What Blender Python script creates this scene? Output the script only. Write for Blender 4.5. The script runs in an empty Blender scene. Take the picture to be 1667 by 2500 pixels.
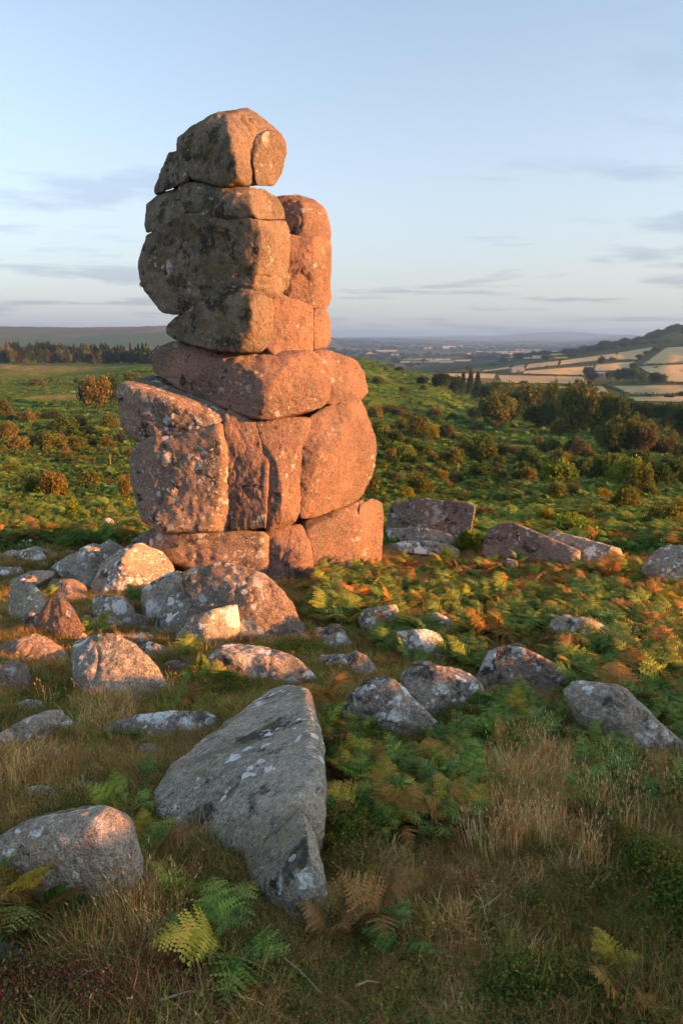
import bpy, bmesh, math, random
import numpy as np
from mathutils import Vector, Matrix

# ------------------------------------------------------------------ camera, sky, sun, exposure
S = bpy.context.scene
COL = S.collection
R = math.radians
PITCH = R(14.07)
cam_d = bpy.data.cameras.new('camera'); cam = bpy.data.objects.new('camera', cam_d); COL.objects.link(cam)
cam_d.sensor_fit = 'VERTICAL'; cam_d.sensor_height = 36.0; cam_d.sensor_width = 24.0; cam_d.lens = 24.0
cam_d.clip_start = 0.05; cam_d.clip_end = 60000
cam.location = (0, 0, 0); cam.rotation_euler = (R(90) - PITCH, 0, 0)
S.camera = cam

SUN_EL, SUN_AZ = R(9.0), R(106)          # azimuth clockwise from +Y (view direction)
sun_dir = Vector((math.sin(SUN_AZ) * math.cos(SUN_EL), math.cos(SUN_AZ) * math.cos(SUN_EL), math.sin(SUN_EL)))
sl = bpy.data.lights.new('sun', 'SUN'); sl.energy = 3.9; sl.angle = R(0.6); sl.color = (1.0, 0.385, 0.10)
so = bpy.data.objects.new('sun', sl); COL.objects.link(so)
so.rotation_euler = sun_dir.to_track_quat('Z', 'Y').to_euler()

W = bpy.data.worlds.new('World'); S.world = W; W.use_nodes = True
nt = W.node_tree; nt.nodes.clear()
def wn(t, **k):
    n = nt.nodes.new(t)
    for a, b in k.items(): setattr(n, a, b)
    return n
L_ = nt.links.new
out = wn('ShaderNodeOutputWorld'); bg = wn('ShaderNodeBackground'); bg.inputs[1].default_value = 0.092
sky = wn('ShaderNodeTexSky', sky_type='NISHITA'); sky.sun_disc = False
sky.sun_elevation = SUN_EL; sky.sun_rotation = SUN_AZ; sky.altitude = 300
sky.air_density = 1.0; sky.dust_density = 1.1; sky.ozone_density = 2.6
tc = wn('ShaderNodeTexCoord')
sep = wn('ShaderNodeSeparateXYZ'); L_(tc.outputs['Generated'], sep.inputs[0])
def math_(op, a, b=None, clamp=False):
    n = wn('ShaderNodeMath', operation=op); n.use_clamp = clamp
    for i, v in enumerate((a, b)):
        if v is None: continue
        if isinstance(v, (int, float)): n.inputs[i].default_value = v
        else: L_(v, n.inputs[i])
    return n.outputs[0]
# thin streaks of cloud: noise on a flattened layer, seen in perspective
zc = math_('MAXIMUM', sep.outputs[2], 0.012)
zc = math_('ADD', zc, 0.06)
cx = math_('DIVIDE', sep.outputs[0], zc); cy = math_('DIVIDE', sep.outputs[1], zc)
cmb = wn('ShaderNodeCombineXYZ'); L_(cx, cmb.inputs[0]); L_(cy, cmb.inputs[1])
map1 = wn('ShaderNodeMapping'); L_(cmb.outputs[0], map1.inputs[0])
map1.inputs['Scale'].default_value = (0.55, 0.75, 1); map1.inputs['Location'].default_value = (1.4, 2.9, 0)
nz = wn('ShaderNodeTexNoise'); nz.inputs['Scale'].default_value = 1.0; nz.inputs['Detail'].default_value = 7; nz.inputs['Roughness'].default_value = .58
nz.inputs['Distortion'].default_value = .3
L_(map1.outputs[0], nz.inputs['Vector'])
cr = wn('ShaderNodeValToRGB'); cr.color_ramp.elements[0].position = .535; cr.color_ramp.elements[1].position = .61
L_(nz.outputs[0], cr.inputs[0])
fade = wn('ShaderNodeMapRange'); L_(sep.outputs[2], fade.inputs[0])
fade.inputs[1].default_value = 0.0; fade.inputs[2].default_value = 0.35; fade.inputs[3].default_value = .75; fade.inputs[4].default_value = .12
cm = math_('MULTIPLY', cr.outputs[0], fade.outputs[0], True)
hsv = wn('ShaderNodeHueSaturation'); hsv.inputs['Saturation'].default_value = .76; hsv.inputs['Value'].default_value = 1.0
warm = wn('ShaderNodeMix', data_type='RGBA', blend_type='MULTIPLY'); warm.inputs[0].default_value = 1
L_(sky.outputs[0], warm.inputs[6]); warm.inputs[7].default_value = (1.03, 1.02, .98, 1)
# thin high veil of haze lying along the whole horizon
vf = math_('MULTIPLY', math_('MAXIMUM', sep.outputs[2], 0.0), -1 / .19); vf = math_('MULTIPLY', math_('EXPONENT', vf), .92)
veil = wn('ShaderNodeMix', data_type='RGBA'); L_(vf, veil.inputs[0]); L_(warm.outputs[2], veil.inputs[6]); veil.inputs[7].default_value = (1.95, 1.78, 1.72, 1)
L_(veil.outputs[2], hsv.inputs['Color'])
mixc = wn('ShaderNodeMix', data_type='RGBA'); L_(cm, mixc.inputs[0]); L_(hsv.outputs[0], mixc.inputs[6])
mulc = wn('ShaderNodeMix', data_type='RGBA', blend_type='MULTIPLY'); mulc.inputs[0].default_value = 1
L_(hsv.outputs[0], mulc.inputs[6]); mulc.inputs[7].default_value = (.55, .56, .68, 1)
L_(mulc.outputs[2], mixc.inputs[7])
L_(mixc.outputs[2], bg.inputs[0]); L_(bg.outputs[0], out.inputs[0])

S.view_settings.view_transform = 'Standard'; S.view_settings.look = 'None'
S.view_settings.gamma = 1; S.view_settings.exposure = 2.14
S.render.engine = 'CYCLES'
S.cycles.use_denoising = True
S.cycles.max_bounces = 6; S.cycles.diffuse_bounces = 4; S.cycles.transmission_bounces = 3; S.cycles.volume_bounces = 0
S.cycles.use_adaptive_sampling = True; S.cycles.adaptive_threshold = 0.02

# ------------------------------------------------------------------ helpers: noise, pixels, ground
random.seed(7); RNG = np.random.default_rng(7)
def _hash(ix, iy, iz):
    h = (ix.astype(np.int64) * 374761393 + iy.astype(np.int64) * 668265263 + iz.astype(np.int64) * 1274126177) & 0xffffffff
    h = ((h ^ (h >> 13)) * 1274126177) & 0xffffffff
    return ((h ^ (h >> 16)) & 0xffffff) / float(0xffffff)
def vnoise(p):
    i = np.floor(p); f = p - i; u = f * f * f * (f * (f * 6 - 15) + 10); i = i.astype(np.int64)
    r = 0
    for a in (0, 1):
        for b in (0, 1):
            for c in (0, 1):
                w = (u[:, 0] if a else 1 - u[:, 0]) * (u[:, 1] if b else 1 - u[:, 1]) * (u[:, 2] if c else 1 - u[:, 2])
                r = r + w * _hash(i[:, 0] + a, i[:, 1] + b, i[:, 2] + c)
    return r * 2 - 1
def fbm(p, octv=4, gain=.5, lac=2.07):
    p = np.asarray(p, float); a = 1.0; s = 0; t = 0
    for k in range(octv):
        s = s + a * vnoise(p + 17.3 * k); t += a; a *= gain; p = p * lac
    return s / t
def xyz(x, y, z=0): return np.stack([np.broadcast_to(np.asarray(v, float), np.broadcast(x, y).shape) for v in (x, y, z)], -1)
def sstep(a, b, x): t = np.clip((x - a) / (b - a), 0, 1); return t * t * (3 - 2 * t)

F_, CX, CY = 2500 * 24 / 36, 833.5, 1250.0     # pixels of the 1667 x 2500 photograph
ZONES = {'S': (0, 0, 1.0632), 'A': (250, 230, .4783), 'B': (250, 780, .4783), 'C': (0, 1250, .5421), 'D': (800, 1150, .5529),
         'E': (0, 1700, .5421), 'F': (750, 1700, .5848), 'G': (850, 750, .5210), 'H': (0, 750, .2551), 'P': (0, 0, 1)}
CP, SP = math.cos(PITCH), math.sin(PITCH)
def ray(zone, x, y):
    ox, oy, k = ZONES[zone]; px = ox + np.asarray(x, float) * k; py = oy + np.asarray(y, float) * k
    u = (px - CX) / F_; v = (CY - py) / F_
    return np.stack([u, CP + v * SP, -SP + v * CP], -1)
def at(zone, x, y, Y):
    d = ray(zone, x, y); return d * (np.asarray(Y, float) / d[..., 1])[..., None]

# profiles of the land: for some bearings, the distance and the height on the picture (wide view) where the land lies
PROF = {
 -150: [(14,1250),(25,1210),(40,1178),(62,1148),(85,1106),(110,1070),(140,1035),(180,990),(250,938),(350,892),(500,860),(650,838),(800,833),(1200,829),(1800,815),(2500,788),(3200,752),(3700,744),(4600,762),(9000,772),(20000,779)],
 150: [(14,1250),(25,1212),(40,1178),(62,1145),(85,1102),(110,1066),(140,1030),(180,986),(250,936),(350,890),(500,858),(650,838),(800,832),(1200,829),(1800,815),(2500,790),(3200,757),(3700,751),(4600,765),(9000,772),(20000,779)],
 420: [(14,1250),(25,1210),(40,1172),(62,1138),(85,1094),(110,1058),(140,1020),(180,978),(250,925),(350,872),(450,840),(600,828),(800,828),(1200,828),(1800,812),(2500,785),(3200,752),(3700,747),(4600,765),(9000,772),(20000,779)],
 700: [(14,1250),(25,1206),(40,1165),(62,1120),(100,1050),(150,986),(200,938),(280,884),(360,838),(430,818),(520,822),(700,850),(1500,840),(2500,815),(4000,790),(6000,774),(7000,770),(9000,779),(20000,779)],
 820: [(14,1250),(25,1206),(40,1162),(62,1112),(100,1042),(150,982),(200,937),(280,886),(370,838),(430,822),(520,828),(700,852),(1500,848),(2500,824),(4000,800),(6000,787),(8000,779),(11000,781),(15000,774),(20000,777)],
 950: [(14,1250),(25,1208),(40,1162),(62,1114),(100,1052),(150,995),(200,953),(280,908),(360,866),(430,848),(500,852),(700,868),(1500,852),(2500,828),(4000,806),(6000,791),(8000,780),(11000,780),(15000,772),(20000,777)],
 1100: [(14,1250),(25,1212),(40,1166),(62,1124),(100,1075),(150,1022),(200,985),(280,950),(350,925),(420,908),(520,900),(700,880),(1000,858),(1500,840),(2500,824),(4000,808),(6000,793),(9000,783),(12000,781),(16000,769),(20000,776)],
 1300: [(14,1250),(25,1216),(40,1172),(62,1132),(100,1082),(150,1032),(200,996),(280,965),(350,945),(450,930),(600,906),(800,876),(1000,850),(1300,822),(1550,808),(1900,818),(3000,818),(6000,796),(9000,783),(12000,781),(16000,757),(20000,772)],
 1430: [(14,1250),(25,1220),(40,1176),(62,1136),(100,1085),(150,1036),(200,1000),(280,968),(350,948),(450,933),(600,906),(800,874),(1000,845),(1300,812),(1600,792),(1900,790),(2600,805),(6000,790),(9000,781),(13000,768),(20000,772)],
 1560: [(14,1250),(25,1222),(40,1180),(62,1138),(100,1086),(150,1038),(200,1002),(280,968),(350,948),(450,932),(600,900),(800,866),(1000,832),(1300,795),(1600,768),(2000,754),(2600,762),(6000,780),(20000,778)],
 1800: [(14,1250),(25,1225),(40,1182),(62,1142),(100,1090),(150,1042),(200,1005),(280,970),(350,946),(450,925),(600,885),(800,845),(1000,806),(1300,764),(1600,740),(2000,726),(2600,730),(6000,765),(20000,775)],
}
LR = np.linspace(math.log(13.), math.log(20000.), 240)
_az, _z = [], []
for xs, pr in sorted(PROF.items()):
    d0 = ray('S', xs, 783.); _az.append(math.atan2(d0[0], d0[1]))
    el = []
    for r_, ys in pr:
        d = ray('S', xs, ys); el.append(d[2] / math.hypot(d[0], d[1]))
    lr = np.log([q[0] for q in pr])
    e = np.interp(LR, lr, el)
    k = np.ones(7) / 7; ep = np.pad(e, 3, mode='edge'); e = np.convolve(ep, k, 'valid')
    _z.append(e)
AZ = np.array(_az); EL = np.array(_z)
NEAR_Y = np.array([-40, -10, 0, 1.2, 2, 3, 4, 5, 6, 8, 9, 10, 11.5, 13, 14.5, 16])
NEAR_Z = np.array([1.0, .2, -1.36, -1.52, -1.72, -1.97, -2.22, -2.47, -2.72, -3.18, -3.42, -3.66, -3.8, -4.02, -4.3, -4.6])
def ground(x, y):
    x = np.asarray(x, float); y = np.asarray(y, float); sh = np.broadcast(x, y).shape
    x = np.broadcast_to(x, sh).ravel(); y = np.broadcast_to(y, sh).ravel()
    r = np.hypot(x, y); az = np.arctan2(x, y)
    zn = np.interp(y, NEAR_Y, NEAR_Z) - 0.035 * np.maximum(np.abs(x) - 7, 0) + .02 * x * 0
    zn = zn + 1.82 * np.exp(-((x - 11) / 4) ** 2 - ((y + 1.5) / 4.5) ** 2)      # unseen knoll added out of view to shade the near slope
    azc = np.clip(az, AZ[0], AZ[-1]); i = np.clip(np.searchsorted(AZ, azc) - 1, 0, len(AZ) - 2)
    t = (azc - AZ[i]) / (AZ[i + 1] - AZ[i]); t = t * t * (3 - 2 * t)
    lr = np.clip(np.log(np.maximum(r, 1e-3)), LR[0], LR[-1]); j = (lr - LR[0]) / (LR[1] - LR[0]); j0 = np.clip(j.astype(int), 0, len(LR) - 2); f = j - j0
    def row(ii): return EL[ii, j0] * (1 - f) + EL[ii, j0 + 1] * f
    zf = (row(i) * (1 - t) + row(i + 1) * t) * r
    back = sstep(R(55), R(100), np.abs(az))          # out of view the moor simply rolls on
    zf = zf * (1 - back) + back * (-3 - 9 * sstep(20, 120, r))
    w = sstep(13, 19, r)
    z = zn * (1 - w) + zf * w
    P = np.stack([x, y, np.zeros_like(x)], -1)
    z = z + fbm(P * .55, 4) * .11 * (1 - w) + w * (fbm(P * .09, 3) * .25 + fbm(P * .02 + 5, 3) * np.minimum(r * .004, 2.5))
    z = z + np.where(r > 1500, fbm(P * .0022, 4) * np.minimum((r - 1500) * .004, 22), 0)
    return z.reshape(sh)
# the same land held as a grid, for quick look-ups inside the view
_ga = np.linspace(R(-42), R(42), 421); _gl = np.linspace(math.log(.5), math.log(20000.), 640)
_GA, _GL = np.meshgrid(_ga, _gl); _GZ = ground(np.sin(_GA) * np.exp(_GL), np.cos(_GA) * np.exp(_GL))
ground_exact = ground
def ground(x, y):
    x, y = np.broadcast_arrays(np.asarray(x, float), np.asarray(y, float)); r = np.hypot(x, y); az = np.arctan2(x, y)
    a = np.clip((az - _ga[0]) / (_ga[1] - _ga[0]), 0, len(_ga) - 1.001); l = np.clip((np.log(np.maximum(r, .5)) - _gl[0]) / (_gl[1] - _gl[0]), 0, len(_gl) - 1.001)
    a0 = a.astype(int); l0 = l.astype(int); fa = a - a0; fl = l - l0
    return (_GZ[l0, a0] * (1 - fa) + _GZ[l0, a0 + 1] * fa) * (1 - fl) + (_GZ[l0 + 1, a0] * (1 - fa) + _GZ[l0 + 1, a0 + 1] * fa) * fl
def hit(zone, x, y, h=0.0, tmax=18000.):
    """where the line of sight through a pixel meets the ground raised by h"""
    d = np.atleast_2d(ray(zone, x, y)); n = len(d); h = np.broadcast_to(np.asarray(h, float), (n,))
    ts = np.geomspace(.8, tmax, 500); q = d[:, None, :] * ts[None, :, None]
    b = q[..., 2] < ground(q[..., 0], q[..., 1]) + h[:, None]; done = b.any(1); k = np.maximum(b.argmax(1), 1); lo, hi = ts[k - 1], ts[k]
    hi = np.where(done, hi, ts[-1])
    for _ in range(22):
        m = (lo + hi) / 2; q = d * m[:, None]; b = q[:, 2] < ground(q[:, 0], q[:, 1]) + h
        hi = np.where(b, m, hi); lo = np.where(b, lo, m)
    q = d * hi[:, None]; q[:, 2] = ground(q[:, 0], q[:, 1]) + h
    return q, done

# ------------------------------------------------------------------ helpers: objects and materials
def link(o, parent=None):
    COL.objects.link(o)
    if parent is not None: o.parent = parent
    return o
def tag(o, label=None, cat=None, group=None, kind=None):
    for k, v in (('label', label), ('category', cat), ('group', group), ('kind', kind)):
        if v: o[k] = v
    return o
def mesh(name, v, f, mat, smooth=True):
    me = bpy.data.meshes.new(name); v = np.asarray(v, np.float32)
    if isinstance(f, np.ndarray):
        m, k = f.shape
        me.vertices.add(len(v)); me.vertices.foreach_set('co', v.ravel())
        me.loops.add(m * k); me.loops.foreach_set('vertex_index', f.astype(np.int32).ravel())
        me.polygons.add(m); me.polygons.foreach_set('loop_start', np.arange(0, m * k, k, dtype=np.int32))
        me.update(calc_edges=True)
    else: me.from_pydata([tuple(p) for p in v], [], f)
    if smooth: me.polygons.foreach_set('use_smooth', np.ones(len(me.polygons), bool))
    me.materials.append(mat); me.update(); return me
def attr(me, name, vals, domain='POINT', typ='FLOAT'):
    a = me.attributes.new(name, typ, domain)
    vals = np.asarray(vals, np.float32)
    if typ == 'FLOAT': a.data.foreach_set('value', vals.ravel())
    elif typ == 'FLOAT_COLOR':
        c = np.ones((len(vals), 4), np.float32); c[:, :3] = vals; a.data.foreach_set('color', c.ravel())
    else: a.data.foreach_set('vector', vals.ravel())
class Mat:
    def __init__(s, name):
        s.m = bpy.data.materials.new(name); s.m.use_nodes = True; s.t = s.m.node_tree; s.t.nodes.clear()
        s.out = s.n('ShaderNodeOutputMaterial')
    def n(s, t, **k):
        x = s.t.nodes.new(t)
        for a, b in k.items(): setattr(x, a, b)
        return x
    def l(s, a, b): s.t.links.new(a, b)
    def put(s, sock, v):
        if isinstance(v, bpy.types.NodeSocket): s.l(v, sock)
        elif isinstance(v, tuple) and len(v) == 3 and sock.type == 'RGBA': sock.default_value = (*v, 1)
        else: sock.default_value = v
    def noise(s, vec, scale, detail=4, rough=.55, dist=0):
        x = s.n('ShaderNodeTexNoise'); s.l(vec, x.inputs['Vector']); x.inputs['Scale'].default_value = scale
        x.inputs['Detail'].default_value = detail; x.inputs['Roughness'].default_value = rough; x.inputs['Distortion'].default_value = dist
        return x.outputs[0]
    def ramp(s, fac, a, b, lo=0., hi=1.):
        x = s.n('ShaderNodeMapRange'); x.interpolation_type = 'SMOOTHSTEP'; s.put(x.inputs[0], fac)
        for i, v in enumerate((a, b, lo, hi)): s.put(x.inputs[i + 1], v)
        return x.outputs[0]
    def mix(s, fac, a, b, mode='MIX'):
        x = s.n('ShaderNodeMix', data_type='RGBA', blend_type=mode); s.put(x.inputs[0], fac); s.put(x.inputs[6], a); s.put(x.inputs[7], b)
        return x.outputs[2]
    def math(s, op, a, b=0.0, clamp=False):
        x = s.n('ShaderNodeMath', operation=op); x.use_clamp = clamp; s.put(x.inputs[0], a); s.put(x.inputs[1], b); return x.outputs[0]

def granite(name, warm=0.0, pale=0.0, moss=0.0, dark=0.0, gain=1.0):
    M = Mat(name); geo = M.n('ShaderNodeNewGeometry'); oi = M.n('ShaderNodeObjectInfo')
    off = M.n('ShaderNodeVectorMath', operation='MULTIPLY_ADD'); M.l(geo.outputs['Position'], off.inputs[0])
    off.inputs[1].default_value = (1, 1, 1); cb = M.n('ShaderNodeCombineXYZ')
    r9 = M.math('MULTIPLY', oi.outputs['Random'], 37.0)
    M.l(r9, cb.inputs[0]); M.l(r9, cb.inputs[2]); M.l(cb.outputs[0], off.inputs[2]); P = off.outputs[0]
    nrm = M.n('ShaderNodeSeparateXYZ'); M.l(geo.outputs['Normal'], nrm.inputs[0]); up = nrm.outputs[2]; shade_side = M.ramp(nrm.outputs[0], .5, -.15, .10, 1.)  # thins moss and dark crust on sunward faces so the lit side looks brighter
    n_big = M.noise(P, 1.3, 5, .6); n_mid = M.noise(P, 6.5, 7, .7); n_fine = M.noise(P, 30, 5, .75); n_gr = M.noise(P, 85, 3, .7)
    base = M.mix(M.ramp(n_big, .36, .64), (.15 + warm * .03, .122, .098), (.29 + warm * .06, .215, .155))
    base = M.mix(M.ramp(n_mid, .48, .68), base, (.172, .150, .125))
    base = M.mix(M.ramp(n_fine, .50, .63, 0, .75), base, (.37, .28, .205))
    base = M.mix(M.ramp(n_fine, .46, .33, 0, .85), base, (.045, .039, .034))      # dark crystals and pits
    base = M.mix(M.ramp(n_gr, .55, .66, 0, .5), base, (.46, .39, .32)); n_dust = M.noise(P, 240, 2, .6); base = M.mix(.55, base, M.mix(M.ramp(n_dust, .35, .65), (.55, .55, .55), (1.5, 1.47, 1.42)), 'MULTIPLY')
    base = M.mix(M.ramp(n_gr, .44, .36, 0, .5), base, (.05, .045, .04))
    # black-brown crust lichen
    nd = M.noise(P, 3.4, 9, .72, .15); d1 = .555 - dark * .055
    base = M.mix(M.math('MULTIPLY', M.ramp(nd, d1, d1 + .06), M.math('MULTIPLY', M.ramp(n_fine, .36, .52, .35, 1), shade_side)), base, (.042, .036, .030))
    # moss and ochre lichen on ledges and shade-side faces, held back on sunward ones
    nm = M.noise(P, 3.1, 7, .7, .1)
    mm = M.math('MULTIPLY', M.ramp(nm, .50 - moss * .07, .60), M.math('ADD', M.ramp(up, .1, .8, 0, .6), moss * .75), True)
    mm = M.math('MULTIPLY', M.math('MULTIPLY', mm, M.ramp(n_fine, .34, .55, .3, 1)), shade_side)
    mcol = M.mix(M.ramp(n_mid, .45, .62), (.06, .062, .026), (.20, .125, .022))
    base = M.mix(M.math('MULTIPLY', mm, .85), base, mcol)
    # pale crustose lichen: rosettes (rounded cells with ragged rims) and fine scatter
    wv = M.n('ShaderNodeVectorMath', operation='ADD'); M.l(P, wv.inputs[0]); nv = M.n('ShaderNodeTexNoise'); M.l(P, nv.inputs['Vector']); nv.inputs['Scale'].default_value = 9.; nv.inputs['Detail'].default_value = 5
    sc = M.n('ShaderNodeVectorMath', operation='SCALE'); M.l(nv.outputs['Color'], sc.inputs[0]); sc.inputs['Scale'].default_value = .16; M.l(sc.outputs[0], wv.inputs[1])
    lw = None
    for vs, rad, cut in ((3.0, .30, .60), (7.5, .30, .50), (16., .30, .52)):
        vo = M.n('ShaderNodeTexVoronoi'); M.l(wv.outputs[0], vo.inputs['Vector']); vo.inputs['Scale'].default_value = vs
        cs = M.n('ShaderNodeSeparateColor'); M.l(vo.outputs['Color'], cs.inputs[0])
        on = M.ramp(cs.outputs[0], cut - pale * .28, cut - pale * .28 + .02); rd = M.math('MULTIPLY', cs.outputs[1], rad); rd = M.math('ADD', rd, .12)
        sp = M.math('MULTIPLY', on, M.ramp(M.math('SUBTRACT', vo.outputs['Distance'], rd), .05, -.03))
        lw = sp if lw is None else M.math('MAXIMUM', lw, sp)
    patch = M.ramp(M.noise(P, 1.9, 6, .65), .44 - pale * .08, .56 - pale * .05)
    lw = M.math('MULTIPLY', lw, patch); lw = M.math('MULTIPLY', lw, M.ramp(n_fine, .34, .50, .4, 1.))
    base = M.mix(lw, base, M.mix(M.ramp(n_gr, .35, .65), (.36, .35, .31), (.66, .64, .57)))
    base = M.mix(1., base, (gain, gain, gain), 'MULTIPLY')
    b = M.n('ShaderNodeBsdfPrincipled'); M.l(base, b.inputs['Base Color']); b.inputs['Roughness'].default_value = .93
    b.inputs['Specular IOR Level'].default_value = .2
    h = M.math('ADD', M.math('MULTIPLY', n_mid, .62), M.math('MULTIPLY', n_fine, .52))
    h = M.math('ADD', h, M.math('MULTIPLY', n_gr, .17)); h = M.math('ADD', h, M.math('MULTIPLY', lw, .05))
    bp = M.n('ShaderNodeBump'); bp.inputs['Strength'].default_value = .85; bp.inputs['Distance'].default_value = .085
    M.l(h, bp.inputs['Height']); M.l(bp.outputs[0], b.inputs['Normal']); M.l(b.outputs[0], M.out.inputs[0])
    return M.m
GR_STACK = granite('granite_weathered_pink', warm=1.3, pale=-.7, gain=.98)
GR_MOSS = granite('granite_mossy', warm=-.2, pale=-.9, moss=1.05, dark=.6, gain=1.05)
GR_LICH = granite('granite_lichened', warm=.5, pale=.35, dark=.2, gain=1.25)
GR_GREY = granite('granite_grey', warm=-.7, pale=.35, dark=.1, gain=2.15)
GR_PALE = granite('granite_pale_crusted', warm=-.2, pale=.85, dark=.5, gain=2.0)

def foliage(name, source, trans=.34, vary=.5):
    """source: 'OBJECT' colour of the object, 'INST' colour carried by each instance"""
    M = Mat(name)
    if source == 'OBJECT': c = M.n('ShaderNodeObjectInfo').outputs['Color']
    else:
        a = M.n('ShaderNodeAttribute', attribute_type='INSTANCER'); a.attribute_name = 'tint'; c = a.outputs['Color']
    a = M.n('ShaderNodeAttribute', attribute_type='GEOMETRY'); a.attribute_name = 'rnd'
    if source == 'OBJECT': rn = M.n('ShaderNodeObjectInfo').outputs['Random']
    else: rn = .5
    tp = M.n('ShaderNodeAttribute', attribute_type='GEOMETRY'); tp.attribute_name = 'tip'
    c = M.mix(M.math('MULTIPLY', M.math('MULTIPLY', tp.outputs['Fac'], tp.outputs['Fac']), M.math('MULTIPLY', rn, .9)), c, (.36, .23, .06))
    h = M.n('ShaderNodeHueSaturation'); M.l(c, h.inputs['Color'])
    M.l(M.ramp(a.outputs['Fac'], 0, 1, 1 - vary, 1 + vary), h.inputs['Value']); M.l(M.ramp(a.outputs['Fac'], 0, 1, .53, .475), h.inputs['Hue'])
    d = M.n('ShaderNodeBsdfDiffuse'); t = M.n('ShaderNodeBsdfTranslucent'); x = M.n('ShaderNodeMixShader'); x.inputs[0].default_value = trans
    M.l(h.outputs[0], d.inputs[0]); M.l(h.outputs[0], t.inputs[0]); M.l(d.outputs[0], x.inputs[1]); M.l(t.outputs[0], x.inputs[2])
    M.l(x.outputs[0], M.out.inputs[0]); return M.m
FOL_O = foliage('leaves', 'OBJECT'); FOL_I = foliage('undergrowth', 'INST')
def simple(name, col, rough=.85, col2=None, scale=8.):
    M = Mat(name); b = M.n('ShaderNodeBsdfPrincipled'); b.inputs['Roughness'].default_value = rough
    g = M.n('ShaderNodeNewGeometry'); n = M.noise(g.outputs['Position'], scale, 5, .6)
    M.l(M.mix(M.ramp(n, .3, .7), col, col2 or tuple(c * .7 for c in col)), b.inputs['Base Color'])
    bp = M.n('ShaderNodeBump'); bp.inputs['Strength'].default_value = .4; bp.inputs['Distance'].default_value = .02; M.l(n, bp.inputs['Height']); M.l(bp.outputs[0], b.inputs['Normal'])
    M.l(b.outputs[0], M.out.inputs[0]); return M.m
BARK = simple('bark', (.11, .085, .06), .95)
WOOD = simple('weathered_post_wood', (.34, .25, .16), .9)
STRAW_M = simple('field_stubble', (.64, .42, .14), .95, (.54, .34, .11), .02)

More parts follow.
